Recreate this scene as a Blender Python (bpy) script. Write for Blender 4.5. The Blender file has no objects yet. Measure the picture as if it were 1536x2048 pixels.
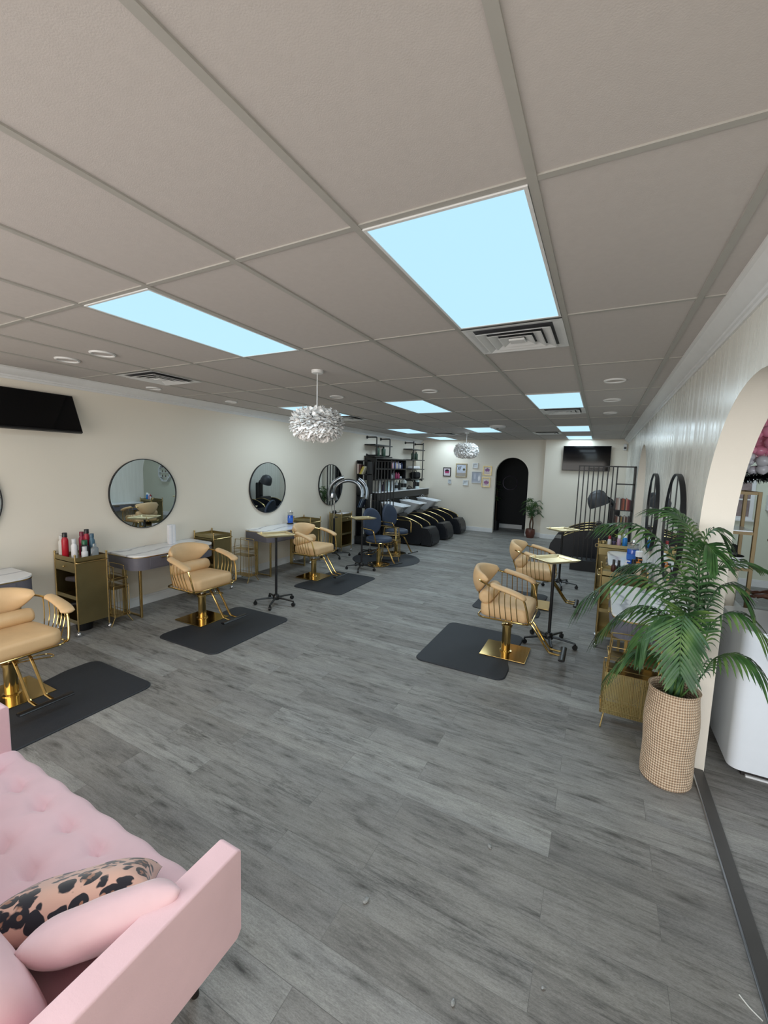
import bpy, bmesh, math, random
from mathutils import Vector, Matrix, Euler
random.seed(7)
SC = bpy.context.scene
COL = SC.collection
PI = math.pi

# ------------------------------------------------------------------ camera, world, exposure
CAMP = Vector((0.85667, -1.37292, 1.89934))
def cam_axes(yaw, pitch, roll):
    cy, sy, cp, sp = math.cos(yaw), math.sin(yaw), math.cos(pitch), math.sin(pitch)
    f = Vector((-sy*cp, cy*cp, sp)); r0 = Vector((cy, sy, 0)); u0 = r0.cross(f)
    c, s = math.cos(roll), math.sin(roll)
    return c*r0+s*u0, -s*r0+c*u0, f
R_, U_, F_ = cam_axes(0.477453, -0.110098, 0.028345)
cd = bpy.data.cameras.new('camera'); cam = bpy.data.objects.new('camera', cd); COL.objects.link(cam)
cam.matrix_world = Matrix(((R_.x, U_.x, -F_.x, CAMP.x), (R_.y, U_.y, -F_.y, CAMP.y), (R_.z, U_.z, -F_.z, CAMP.z), (0, 0, 0, 1)))
cd.sensor_fit = 'VERTICAL'; cd.sensor_height = 36.0; cd.lens = 36.0*830.143/2048
cd.clip_start = 0.02; cd.clip_end = 100
SC.camera = cam
SC.view_settings.view_transform = 'Standard'; SC.view_settings.look = 'None'
SC.view_settings.gamma = 1.0; SC.view_settings.use_curve_mapping = False
SC.view_settings.exposure = 0.0
W = bpy.data.worlds.new('world'); SC.world = W; W.use_nodes = True
W.node_tree.nodes['Background'].inputs[0].default_value = (0.75, 0.86, 1.0, 1)
W.node_tree.nodes['Background'].inputs[1].default_value = 1.0

PANEL_W = 15.0      # power of each ceiling light panel
PANEL_C = (0.74, 0.90, 1.0)
DAY_W = 140.0
DAY_C = (1.0, 0.93, 0.85)
def area(name, loc, rot, sx, sy, power, color, parent=None):
    l = bpy.data.lights.new(name, 'AREA'); l.shape = 'RECTANGLE'; l.size = sx; l.size_y = sy
    l.energy = power; l.color = color
    o = bpy.data.objects.new(name, l); COL.objects.link(o); o.location = loc; o.rotation_euler = rot
    if parent: o.parent = parent
    return o
# daylight entering by the shop windows behind the camera
area('window_daylight', (-1.5, -3.52, 1.45), (math.radians(90), 0, 0), 5.0, 2.0, DAY_W, DAY_C)
area('window_daylight', (3.6, -3.52, 1.45), (math.radians(90), 0, 0), 3.2, 2.0, DAY_W*1.0, (0.86, 0.93, 1.0))

# ------------------------------------------------------------------ materials
def lin(c):
    def f(v):
        v /= 255.0
        return v/12.92 if v <= 0.04045 else ((v+0.055)/1.055)**2.4
    return (f(c[0]), f(c[1]), f(c[2]), 1)
def nm(name):
    m = bpy.data.materials.new(name); m.use_nodes = True
    nt = m.node_tree; b = nt.nodes['Principled BSDF']
    return m, nt, b
def N(nt, t, **k):
    n = nt.nodes.new(t)
    for a, v in k.items(): setattr(n, a, v)
    return n
def L(nt, a, b): nt.links.new(a, b)
def coords(nt, scale=(1, 1, 1), rot=(0, 0, 0), kind='Object'):
    tc = N(nt, 'ShaderNodeTexCoord'); mp = N(nt, 'ShaderNodeMapping')
    mp.inputs['Scale'].default_value = scale; mp.inputs['Rotation'].default_value = rot
    L(nt, tc.outputs[kind], mp.inputs['Vector']); return mp.outputs['Vector']
def noise(nt, vec, scale, detail=2, rough=0.5):
    n = N(nt, 'ShaderNodeTexNoise'); n.inputs['Scale'].default_value = scale
    n.inputs['Detail'].default_value = detail; n.inputs['Roughness'].default_value = rough
    L(nt, vec, n.inputs['Vector']); return n.outputs['Fac']
def ramp(nt, fac, stops, interp='LINEAR'):
    r = N(nt, 'ShaderNodeValToRGB'); cr = r.color_ramp; cr.interpolation = interp
    while len(cr.elements) < len(stops): cr.elements.new(0.5)
    for e, (p, c) in zip(cr.elements, stops): e.position = p; e.color = c
    L(nt, fac, r.inputs['Fac']); return r.outputs['Color']
def mixc(nt, fac, a, b, mode='MIX'):
    m = N(nt, 'ShaderNodeMix', data_type='RGBA', blend_type=mode)
    for s, v in ((m.inputs[0], fac), (m.inputs[6], a), (m.inputs[7], b)):
        if isinstance(v, (int, float)): s.default_value = v
        elif isinstance(v, tuple): s.default_value = v
        else: L(nt, v, s)
    return m.outputs[2]
def math_(nt, op, a, b=None):
    m = N(nt, 'ShaderNodeMath', operation=op)
    for s, v in ((m.inputs[0], a), (m.inputs[1], b)):
        if v is None: continue
        if isinstance(v, (int, float)): s.default_value = v
        else: L(nt, v, s)
    return m.outputs[0]
def bump(nt, b, h, strength=0.3, dist=0.01):
    n = N(nt, 'ShaderNodeBump'); n.inputs['Strength'].default_value = strength; n.inputs['Distance'].default_value = dist
    L(nt, h, n.inputs['Height']); L(nt, n.outputs['Normal'], b.inputs['Normal'])
def simple(name, rgb, rough=0.5, metal=0.0, var=0.06, nscale=12.0, bumps=0.0, bscale=60.0, spec=None, sheen=0.0, coat=0.0):
    m, nt, b = nm(name)
    v = coords(nt)
    c = lin(rgb)
    f = noise(nt, v, nscale, 3)
    lo = tuple(max(0, x*(1-var)) for x in c[:3])+(1,); hi = tuple(min(1, x*(1+var)) for x in c[:3])+(1,)
    L(nt, ramp(nt, f, [(0.3, lo), (0.7, hi)]), b.inputs['Base Color'])
    b.inputs['Roughness'].default_value = rough; b.inputs['Metallic'].default_value = metal
    if spec is not None: b.inputs['Specular IOR Level'].default_value = spec
    if sheen: b.inputs['Sheen Weight'].default_value = sheen; b.inputs['Sheen Roughness'].default_value = 0.4
    if coat: b.inputs['Coat Weight'].default_value = coat; b.inputs['Coat Roughness'].default_value = 0.1
    if bumps: bump(nt, b, noise(nt, v, bscale, 3), bumps, 0.004)
    return m
def glassy(name, rgb, rough=0.05, trans=0.85):
    m, nt, b = nm(name)
    b.inputs['Base Color'].default_value = lin(rgb); b.inputs['Roughness'].default_value = rough
    b.inputs['Transmission Weight'].default_value = trans; b.inputs['IOR'].default_value = 1.3
    return m
M = {}
M['gold'] = simple('polished_gold', (204, 174, 112), 0.13, 1.0, 0.03)
M['brass'] = simple('brushed_brass', (160, 146, 106), 0.36, 1.0, 0.07, 5)
M['brass_rod'] = simple('brass_rod', (196, 172, 120), 0.27, 1.0, 0.04)
M['tray_gold'] = simple('pale_gold_tray', (244, 224, 178), 0.36, 1.0, 0.03)
M['chrome'] = simple('chrome', (215, 218, 222), 0.1, 1.0, 0.02)
M['steel'] = simple('brushed_steel', (172, 176, 182), 0.3, 1.0, 0.04)
M['black_metal'] = simple('black_metal', (22, 23, 27), 0.4, 0.0, 0.1)
M['black_plastic'] = simple('black_plastic', (16, 17, 20), 0.35, 0.0, 0.1)
M['black_leather'] = simple('black_leather', (26, 28, 34), 0.38, 0.0, 0.15, 20, 0.15, 90)
M['tan_leather'] = simple('tan_leather', (222, 186, 140), 0.5, 0.0, 0.05, 7, 0.12, 120)
M['blue_leather'] = simple('navy_leather', (50, 62, 84), 0.5, 0.0, 0.08, 9, 0.1, 90)
M['white_paint'] = simple('white_trim_paint', (226, 226, 226), 0.4, 0.0, 0.02)
M['white_gloss'] = simple('white_gloss', (232, 236, 242), 0.18, 0.0, 0.01)
M['ceramic'] = simple('white_ceramic', (236, 238, 242), 0.08, 0.0, 0.01, coat=0.5)
M['rubber_mat'] = simple('black_rubber_mat', (38, 41, 47), 0.62, 0.0, 0.06, 30, 0.3, 220)
M['desk_grey'] = simple('grey_lacquer', (104, 102, 112), 0.42, 0.0, 0.03)
M['pink_velvet'] = simple('pink_velvet', (240, 202, 208), 0.85, 0.0, 0.05, 5, 0.1, 200, sheen=0.35)
M['pink_satin'] = simple('pale_pink_velvet', (230, 194, 200), 0.6, 0.0, 0.08, 6, 0.9, 11, sheen=0.5)
M['dark_foot'] = simple('dark_wood', (34, 26, 24), 0.5)
M['feather'] = simple('white_feather', (252, 248, 246), 0.9, 0.0, 0.06, 30)
M['book_black'] = M['black_plastic']
M['screen'] = simple('tv_screen', (4, 5, 8), 0.06, 0.0, 0.0, spec=0.25)
M['glass_clear'] = glassy('clear_glass', (235, 240, 242))
M['blue_liquid'] = simple('blue_disinfectant', (12, 84, 190), 0.1, 0.0, 0.05, coat=0.6)
M['paper'] = simple('white_paper', (236, 234, 236), 0.9, 0.0, 0.03, 30, 0.3, 50)
M['dark_paint'] = simple('black_hall_paint', (13, 14, 19), 0.7, 0.0, 0.1)
M['dark_grey'] = simple('dark_grey_plastic', (62, 62, 66), 0.5)
M['terracotta'] = simple('brown_glazed_pot', (92, 52, 42), 0.35)
M['stem'] = simple('green_cane', (56, 92, 60), 0.5, 0, 0.2, 20)
M['wood_stem'] = simple('brown_trunk', (84, 62, 46), 0.8, 0, 0.2, 30)
M['moss'] = simple('dark_moss', (44, 48, 30), 0.95, 0, 0.4, 60, 0.8, 60)
M['skin'] = simple('brown_skin', (118, 76, 58), 0.5, 0, 0.05)
M['black_cloth'] = simple('black_cloth', (20, 20, 24), 0.9, 0, 0.1, 30)
M['cream'] = simple('cream_ceramic', (222, 212, 196), 0.6, 0, 0.03)
def colour(rgb, rough=0.35):
    k = 'c%d_%d_%d' % rgb
    if k not in M: M[k] = simple('coloured_plastic_%s' % k, rgb, rough, 0, 0.04)
    return M[k]
# mirror
m, nt, b = nm('mirror_glass'); b.inputs['Metallic'].default_value = 1; b.inputs['Roughness'].default_value = 0.01
b.inputs['Base Color'].default_value = (0.72, 0.78, 0.8, 1); M['mirror'] = m
# light panel diffuser
m, nt, b = nm('light_diffuser'); b.inputs['Base Color'].default_value = (0.0, 0.0, 0.0, 1)
b.inputs['Emission Color'].default_value = lin((186, 232, 252)); b.inputs['Emission Strength'].default_value = 1.05
M['diffuser'] = m
# painted walls: slightly glossy with vertical roller streaks
def wallmat(name, rgb, rough, streak=0.0):
    m, nt, b = nm(name)
    v = coords(nt, (1, 1, 1)); c = lin(rgb)
    f = noise(nt, v, 1.3, 3)
    L(nt, ramp(nt, f, [(0.3, tuple(x*0.97 for x in c[:3])+(1,)), (0.7, c)]), b.inputs['Base Color'])
    b.inputs['Roughness'].default_value = rough
    v2 = coords(nt, (1, 1, 0.06) if streak else (1, 1, 1))
    h = noise(nt, v2, 14 if streak else 90, 4)
    if streak:
        L(nt, ramp(nt, h, [(0.35, (rough*0.7,)*3+(1,)), (0.7, (rough*1.35,)*3+(1,))]), b.inputs['Roughness'])
    bump(nt, b, h, 0.12 if streak else 0.12, 0.004)
    return m
M['wall'] = wallmat('cream_wall_paint', (236, 228, 214), 0.6)
M['wall_gloss'] = wallmat('cream_semigloss_wall_paint', (226, 222, 212), 0.27, 1)
M['wall_reveal'] = wallmat('cream_arch_reveal_paint', (236, 226, 212), 0.6)
M['wall_side'] = wallmat('pale_green_grey_wall', (216, 218, 200), 0.6)
M['ceiling'] = simple('ceiling_tile', (194, 187, 183), 0.95, 0, 0.02, 40, 0.12, 260)
M['grid'] = simple('ceiling_grid_paint', (172, 169, 163), 0.5, 0, 0.02)
# floor planks
def plankmat():
    m, nt, b = nm('grey_oak_planks')
    tc = N(nt, 'ShaderNodeTexCoord'); P = tc.outputs['Object']
    br = N(nt, 'ShaderNodeTexBrick'); br.offset = 0.37; br.offset_frequency = 2
    L(nt, P, br.inputs['Vector'])
    br.inputs['Color1'].default_value = (0, 0, 0, 1); br.inputs['Color2'].default_value = (1, 1, 1, 1)
    br.inputs['Mortar'].default_value = (0.5, 0.5, 0.5, 1); br.inputs['Scale'].default_value = 1.0
    br.inputs['Mortar Size'].default_value = 0.0012; br.inputs['Mortar Smooth'].default_value = 0.1
    br.inputs['Brick Width'].default_value = 1.22; br.inputs['Row Height'].default_value = 0.167
    rnd = br.outputs['Color']
    # shift the grain pattern per plank
    add = N(nt, 'ShaderNodeVectorMath', operation='ADD'); sc = N(nt, 'ShaderNodeVectorMath', operation='SCALE')
    L(nt, rnd, sc.inputs[0]); sc.inputs['Scale'].default_value = 17.0
    L(nt, P, add.inputs[0]); L(nt, sc.outputs[0], add.inputs[1])
    def mapped(s):
        mp = N(nt, 'ShaderNodeMapping'); mp.inputs['Scale'].default_value = s; L(nt, add.outputs[0], mp.inputs['Vector']); return mp.outputs['Vector']
    g1 = noise(nt, mapped((2.2, 12, 1)), 1.5, 10, 0.74)
    g2 = noise(nt, mapped((7, 80, 1)), 1.4, 4, 0.7)
    g3 = noise(nt, mapped((0.9, 3.5, 1)), 1.3, 2)
    base = ramp(nt, rnd, [(0.0, lin((132, 129, 125))), (0.35, lin((152, 150, 146))), (0.7, lin((142, 139, 135))), (1.0, lin((166, 165, 161)))])
    dark = ramp(nt, g1, [(0.32, (0.38, 0.37, 0.36, 1)), (0.44, (0.86, 0.86, 0.86, 1)), (0.60, (1.08, 1.08, 1.08, 1)), (0.75, (0.9, 0.9, 0.9, 1))])
    c = mixc(nt, 0.85, base, dark, 'MULTIPLY')
    fine = ramp(nt, g2, [(0.3, (0.72, 0.72, 0.72, 1)), (0.55, (1.06, 1.06, 1.06, 1))])
    c = mixc(nt, 0.8, c, fine, 'MULTIPLY')
    broad = ramp(nt, g3, [(0.3, (0.82, 0.82, 0.84, 1)), (0.7, (1.08, 1.07, 1.05, 1))])
    c = mixc(nt, 0.8, c, broad, 'MULTIPLY')
    vor = N(nt, 'ShaderNodeTexVoronoi', voronoi_dimensions='2D'); vor.inputs['Scale'].default_value = 1.0; L(nt, mapped((1.3, 4.6, 1)), vor.inputs['Vector'])
    kd = math_(nt, 'ADD', vor.outputs['Distance'], math_(nt, 'MULTIPLY', math_(nt, 'SUBTRACT', g1, 0.5), 0.12))
    knot = ramp(nt, kd, [(0.0, (0.30, 0.29, 0.28, 1)), (0.05, (0.72, 0.72, 0.72, 1)), (0.13, (1, 1, 1, 1))])
    c = mixc(nt, 0.8, c, knot, 'MULTIPLY')
    g4 = noise(nt, mapped((1.1, 8.5, 1)), 1.7, 5, 0.6)
    ridge = math_(nt, 'ABSOLUTE', math_(nt, 'SUBTRACT', g4, 0.5))
    g5 = noise(nt, mapped((0.8, 4.0, 1)), 1.1, 2)
    vein = mixc(nt, ramp(nt, g5, [(0.45, (0, 0, 0, 1)), (0.62, (1, 1, 1, 1))]), (1, 1, 1, 1), ramp(nt, ridge, [(0.0, (0.42, 0.42, 0.42, 1)), (0.022, (0.80, 0.80, 0.80, 1)), (0.07, (1, 1, 1, 1))]))
    c = mixc(nt, 0.8, c, vein, 'MULTIPLY')
    spk = noise(nt, mapped((60, 190, 1)), 1.6, 3, 0.75)
    c = mixc(nt, 0.8, c, ramp(nt, spk, [(0.35, (0.74, 0.74, 0.74, 1)), (0.6, (1.12, 1.12, 1.12, 1))]), 'MULTIPLY')
    seam = ramp(nt, br.outputs['Fac'], [(0.0, (1, 1, 1, 1)), (1.0, (0.68, 0.68, 0.68, 1))])
    c = mixc(nt, 1.0, c, seam, 'MULTIPLY')
    L(nt, c, b.inputs['Base Color'])
    L(nt, ramp(nt, g1, [(0.3, (0.55,)*3+(1,)), (0.7, (0.42,)*3+(1,))]), b.inputs['Roughness'])
    b.inputs['Specular IOR Level'].default_value = 0.3
    bump(nt, b, g2, 0.12, 0.002)
    return m
M['planks'] = plankmat()
# marble
def marble():
    m, nt, b = nm('white_marble'); v = coords(nt)
    w = N(nt, 'ShaderNodeTexWave'); w.inputs['Scale'].default_value = 0.9; w.inputs['Distortion'].default_value = 9; w.inputs['Detail'].default_value = 4
    w.inputs['Detail Scale'].default_value = 1.2; L(nt, v, w.inputs['Vector'])
    L(nt, ramp(nt, w.outputs['Fac'], [(0.0, lin((176, 178, 186))), (0.05, lin((226, 226, 230))), (0.2, lin((240, 240, 242)))]), b.inputs['Base Color'])
    b.inputs['Roughness'].default_value = 0.15; return m
M['marble'] = marble()
def ribbed():
    m, nt, b = nm('ribbed_grey_lacquer'); v = coords(nt, (1, 1, 0))
    w = N(nt, 'ShaderNodeTexWave', bands_direction='DIAGONAL'); w.inputs['Scale'].default_value = 26; L(nt, v, w.inputs['Vector'])
    b.inputs['Base Color'].default_value = lin((100, 100, 112)); b.inputs['Roughness'].default_value = 0.45
    bump(nt, b, w.outputs['Fac'], 0.8, 0.006); return m
M['ribbed'] = ribbed()
def mesh_gold():
    m, nt, b = nm('perforated_brass'); b.inputs['Base Color'].default_value = lin((196, 180, 128)); b.inputs['Metallic'].default_value = 1; b.inputs['Roughness'].default_value = 0.4
    tc = N(nt, 'ShaderNodeTexCoord')
    mp = N(nt, 'ShaderNodeMapping'); mp.inputs['Scale'].default_value = (95, 1, 95); L(nt, tc.outputs['Object'], mp.inputs['Vector'])
    fr = N(nt, 'ShaderNodeVectorMath', operation='FRACTION'); L(nt, mp.outputs[0], fr.inputs[0])
    sp = N(nt, 'ShaderNodeSeparateXYZ'); L(nt, fr.outputs[0], sp.inputs[0])
    dx = math_(nt, 'ABSOLUTE', math_(nt, 'SUBTRACT', sp.outputs[0], 0.5)); dz = math_(nt, 'ABSOLUTE', math_(nt, 'SUBTRACT', sp.outputs[2], 0.5))
    s = math_(nt, 'ADD', dx, dz)
    al = math_(nt, 'GREATER_THAN', s, 0.42)
    L(nt, al, b.inputs['Alpha']); return m
M['perforated'] = mesh_gold()
def leopard():
    m, nt, b = nm('leopard_print_velvet'); v = coords(nt, (1, 1, 1))
    nz = N(nt, 'ShaderNodeTexNoise'); nz.inputs['Scale'].default_value = 20; L(nt, v, nz.inputs['Vector'])
    add = N(nt, 'ShaderNodeVectorMath', operation='MULTIPLY_ADD'); L(nt, nz.outputs['Color'], add.inputs[0]); add.inputs[1].default_value = (0.035,)*3; L(nt, v, add.inputs[2])
    vo = N(nt, 'ShaderNodeTexVoronoi'); vo.inputs['Scale'].default_value = 21; vo.inputs['Randomness'].default_value = 0.75; L(nt, add.outputs[0], vo.inputs['Vector'])
    d = vo.outputs['Distance']
    n2 = noise(nt, v, 26, 2)
    ring = ramp(nt, d, [(0.0, (0, 0, 0, 1)), (0.16, (0, 0, 0, 1)), (0.19, (1, 1, 1, 1)), (0.50, (1, 1, 1, 1)), (0.54, (0, 0, 0, 1))])
    brk = ramp(nt, n2, [(0.38, (0, 0, 0, 1)), (0.42, (1, 1, 1, 1))])
    blk = mixc(nt, 1.0, ring, brk, 'MULTIPLY')
    inner = ramp(nt, d, [(0.0, lin((150, 96, 72))), (0.30, lin((190, 138, 112))), (0.5, lin((222, 176, 158)))])
    L(nt, mixc(nt, blk, inner, lin((24, 22, 34))), b.inputs['Base Color'])
    b.inputs['Roughness'].default_value = 0.8; b.inputs['Sheen Weight'].default_value = 0.4
    return m
M['leopard'] = leopard()
def weave():
    m, nt, b = nm('woven_seagrass'); tc = N(nt, 'ShaderNodeTexCoord')
    sp = N(nt, 'ShaderNodeSeparateXYZ'); L(nt, tc.outputs['Object'], sp.inputs[0])
    ang = math_(nt, 'ARCTAN2', sp.outputs[1], sp.outputs[0])
    a = math_(nt, 'MULTIPLY', ang, 62.0/(2*PI)*6.2832/1.0)
    sa = math_(nt, 'SINE', a)
    z = math_(nt, 'SINE', math_(nt, 'MULTIPLY', sp.outputs[2], 2*PI/0.0165))
    f = math_(nt, 'ADD', math_(nt, 'MULTIPLY', sa, 0.25), math_(nt, 'MULTIPLY', z, 0.25)); f = math_(nt, 'ADD', f, 0.5)
    n = noise(nt, coords(nt), 30, 3)
    f2 = math_(nt, 'ADD', math_(nt, 'MULTIPLY', f, 0.75), math_(nt, 'MULTIPLY', n, 0.3))
    L(nt, ramp(nt, f2, [(0.2, lin((140, 112, 88))), (0.5, lin((206, 176, 146))), (0.85, lin((236, 214, 188)))]), b.inputs['Base Color'])
    b.inputs['Roughness'].default_value = 0.85; bump(nt, b, f, 0.9, 0.01); return m
M['weave'] = weave()
def leafmat():
    m, nt, b = nm('palm_leaf'); v = coords(nt)
    f = noise(nt, v, 6, 3)
    L(nt, ramp(nt, f, [(0.3, lin((34, 62, 36))), (0.52, lin((56, 92, 46))), (0.78, lin((116, 142, 72)))]), b.inputs['Base Color'])
    b.inputs['Roughness'].default_value = 0.42; return m
M['leaf'] = leafmat()
def foil():
    m, nt, b = nm('pink_foil'); v = coords(nt, (60, 60, 1.0)); b.inputs['Base Color'].default_value = lin((214, 128, 150)); b.inputs['Metallic'].default_value = 0.6; b.inputs['Roughness'].default_value = 0.35
    bump(nt, b, noise(nt, v, 1, 2), 1.0, 0.02); return m
M['foil'] = foil()
M['pink_balloon'] = simple('pink_latex', (240, 150, 176), 0.25, 0, 0.02, coat=0.3)
M['white_balloon'] = simple('pearl_white_latex', (222, 218, 224), 0.25, 0, 0.02, coat=0.3)

# ------------------------------------------------------------------ mesh helpers
class MB:
    def __init__(s): s.bm = bmesh.new(); s.wn = False
    def box(s, x0, x1, y0, y1, z0, z1, r=0.0, seg=2, mat=None):
        g = bmesh.ops.create_cube(s.bm, size=1.0); vs = g['verts']
        T = Matrix.Translation(((x0+x1)/2, (y0+y1)/2, (z0+z1)/2)) @ Matrix.Diagonal((x1-x0, y1-y0, z1-z0, 1))
        bmesh.ops.transform(s.bm, matrix=T, verts=vs)
        if r > 0:
            s.wn = True
            es = list({e for v in vs for e in v.link_edges})
            g2 = bmesh.ops.bevel(s.bm, geom=es, offset=r, segments=seg, affect='EDGES', profile=0.5)
            vs = list({v for f in g2['faces'] for v in f.verts} | {v for v in vs if v.is_valid})
        if mat is not None: bmesh.ops.transform(s.bm, matrix=mat, verts=vs)
        return s
    def ring_loft(s, rings, cap=True, closed=False):
        B = s.bm; R = [[B.verts.new(p) for p in ring] for ring in rings]; n = len(R[0])
        for a, b_ in zip(R, R[1:]+([R[0]] if closed else [])):
            for i in range(n):
                B.faces.new((a[i], a[(i+1) % n], b_[(i+1) % n], b_[i]))
        if cap and not closed:
            B.faces.new(list(reversed(R[0]))); B.faces.new(R[-1])
        return s
    def tube(s, pts, r, seg=8, closed=False, cap=True, flat=None):
        P = [Vector(p) for p in pts]; n = len(P); rr = r if isinstance(r, (list, tuple)) else [r]*n
        T = []
        for i in range(n):
            if closed: d = P[(i+1) % n]-P[i-1]
            else: d = P[min(i+1, n-1)]-P[max(i-1, 0)]
            T.append(d.normalized() if d.length > 1e-9 else Vector((0, 0, 1)))
        u = T[0].orthogonal().normalized() if flat is None else (Vector(flat)-Vector(flat).dot(T[0])*T[0]).normalized()
        rings = []
        for i in range(n):
            u = (u-u.dot(T[i])*T[i])
            u = u.normalized() if u.length > 1e-6 else T[i].orthogonal().normalized()
            v = T[i].cross(u)
            rx, ry = rr[i] if isinstance(rr[i], tuple) else (rr[i], rr[i])
            rings.append([P[i]+rx*math.cos(2*PI*k/seg)*u+ry*math.sin(2*PI*k/seg)*v for k in range(seg)])
        return s.ring_loft(rings, cap and not closed, closed)
    def lathe(s, prof, c=(0, 0, 0), seg=20, axis='Z', sx=1.0, sy=1.0, cap=True):
        rings = []
        for (r, z) in prof:
            ring = []
            for k in range(seg):
                a = 2*PI*k/seg; x, y = r*math.cos(a)*sx, r*math.sin(a)*sy
                p = {'Z': (x, y, z), 'X': (z, x, y), 'Y': (y, z, x)}[axis]
                ring.append(Vector(p)+Vector(c))
            rings.append(ring)
        return s.ring_loft(rings, cap)
    def cyl(s, p0, p1, r, seg=12): return s.tube([p0, p1], r, seg)
    def prism(s, poly, a, b_, axis='Z'):
        def P(u, v, w): return {'Z': (u, v, w), 'Y': (u, w, v), 'X': (w, u, v)}[axis]
        r0 = [P(u, v, a) for u, v in poly]; r1 = [P(u, v, b_) for u, v in poly]
        return s.ring_loft([r0, r1])
    def sphere(s, c, rx, ry=None, rz=None, seg=12, rings=8, mat=None):
        ry = ry or rx; rz = rz or rx
        g = bmesh.ops.create_uvsphere(s.bm, u_segments=seg, v_segments=rings, radius=1.0)
        T = Matrix.Translation(c) @ (mat or Matrix.Identity(4)) @ Matrix.Diagonal((rx, ry, rz, 1))
        bmesh.ops.transform(s.bm, matrix=T, verts=g['verts']); return s
    def face(s, pts):
        s.bm.faces.new([s.bm.verts.new(p) for p in pts]); return s
    def build(s, name, mat, parent=None, sharp=40, subsurf=0, loc=None, flat=False):
        if not flat: bmesh.ops.recalc_face_normals(s.bm, faces=s.bm.faces)
        me = bpy.data.meshes.new(name); s.bm.to_mesh(me); s.bm.free()
        me.polygons.foreach_set('use_smooth', [not flat]*len(me.polygons))
        if sharp and not flat: me.set_sharp_from_angle(angle=math.radians(sharp))
        me.materials.append(mat)
        o = bpy.data.objects.new(name, me); COL.objects.link(o)
        if parent: o.parent = parent
        if loc is not None: o.location = loc
        if s.wn and not flat:
            md = o.modifiers.new('weighted_normal', 'WEIGHTED_NORMAL'); md.keep_sharp = True; md.weight = 100
        if subsurf:
            md = o.modifiers.new('subdivision', 'SUBSURF'); md.levels = subsurf; md.render_levels = subsurf
        return o
def tag(o, label=None, cat=None, group=None, kind=None):
    if label: o['label'] = label
    if cat: o['category'] = cat
    if group: o['group'] = group
    if kind: o['kind'] = kind
    return o
def thing(name, label, cat, loc=(0, 0, 0), rz=0.0, group=None, scale=None):
    o = bpy.data.objects.new(name, None); COL.objects.link(o); o.location = loc; o.rotation_euler = (0, 0, rz); o.empty_display_size = 0.1
    if scale: o.scale = scale
    return tag(o, label, cat, group)
def struct(name, mb, mat, **k):
    o = mb.build(name, mat, **k); o['kind'] = 'structure'; return o
KIDS = {}
def dup(o, loc, rz=0.0, label=None, group=None, parent=None):
    kids = [c for c in COL.objects if c.parent == o]
    c = o.copy(); COL.objects.link(c)
    if parent is None:
        c.location = loc; c.rotation_euler = (0, 0, rz)
        if label: c['label'] = label
        if group: c['group'] = group
    else: c.parent = parent
    for k in kids: dup(k, None, parent=c)
    return c
def smooth(pts, n=6, closed=False):
    P = [Vector(p) for p in pts]; out = []; m_ = len(P)
    rng = range(m_ if closed else m_-1)
    for i in rng:
        p0 = P[(i-1) % m_] if closed or i > 0 else P[0]; p1 = P[i]; p2 = P[(i+1) % m_]
        p3 = P[(i+2) % m_] if closed or i+2 < m_ else P[-1]
        for k in range(n):
            t = k/n
            out.append(0.5*((2*p1)+(-p0+p2)*t+(2*p0-5*p1+4*p2-p3)*t*t+(-p0+3*p1-3*p2+p3)*t**3))
    if not closed: out.append(P[-1])
    return out
def rrect(x0, x1, y0, y1, r, n=5):
    out = []
    for cx, cy, a0 in ((x1-r, y1-r, 0), (x0+r, y1-r, PI/2), (x0+r, y0+r, PI), (x1-r, y0+r, 1.5*PI)):
        for k in range(n+1):
            a = a0+PI/2*k/n; out.append((cx+r*math.cos(a), cy+r*math.sin(a)))
    return out

# ------------------------------------------------------------------ the room
H = 2.761; XL = -4.36; XR = 1.42; XT = 1.588; YF = -3.6; YB = 11.15; YB2 = 11.0; XJ = -0.56; XE = 5.6; YE = 7.86
struct('floor', MB().box(XL-0.2, XE, YF-0.2, 13.2, -0.1, 0.0), M['planks'])
struct('ceiling', MB().box(XL-0.2, XE, YF-0.2, 13.2, H, H+0.1), M['ceiling'])
struct('wall_left', MB().box(XL-0.12, XL, YF, 12.9, 0, H), M['wall'])
struct('wall_end_of_side_room', MB().box(XT, XE, YE, YE+0.1, 0, H), M['wall_side']).name = 'wall_side_room_back'
struct('wall_side_room_right', MB().box(XE, XE+0.1, YF, YE, 0, H), M['wall_side'])
def arch_outline(c, r, zs, n=28):
    pts = [(c+r, 0.0)]
    for k in range(n+1):
        a = PI*k/n; pts.append((c+r*math.cos(a), zs+r*math.sin(a)))
    pts.append((c-r, 0.0)); return pts     # high side first
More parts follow.
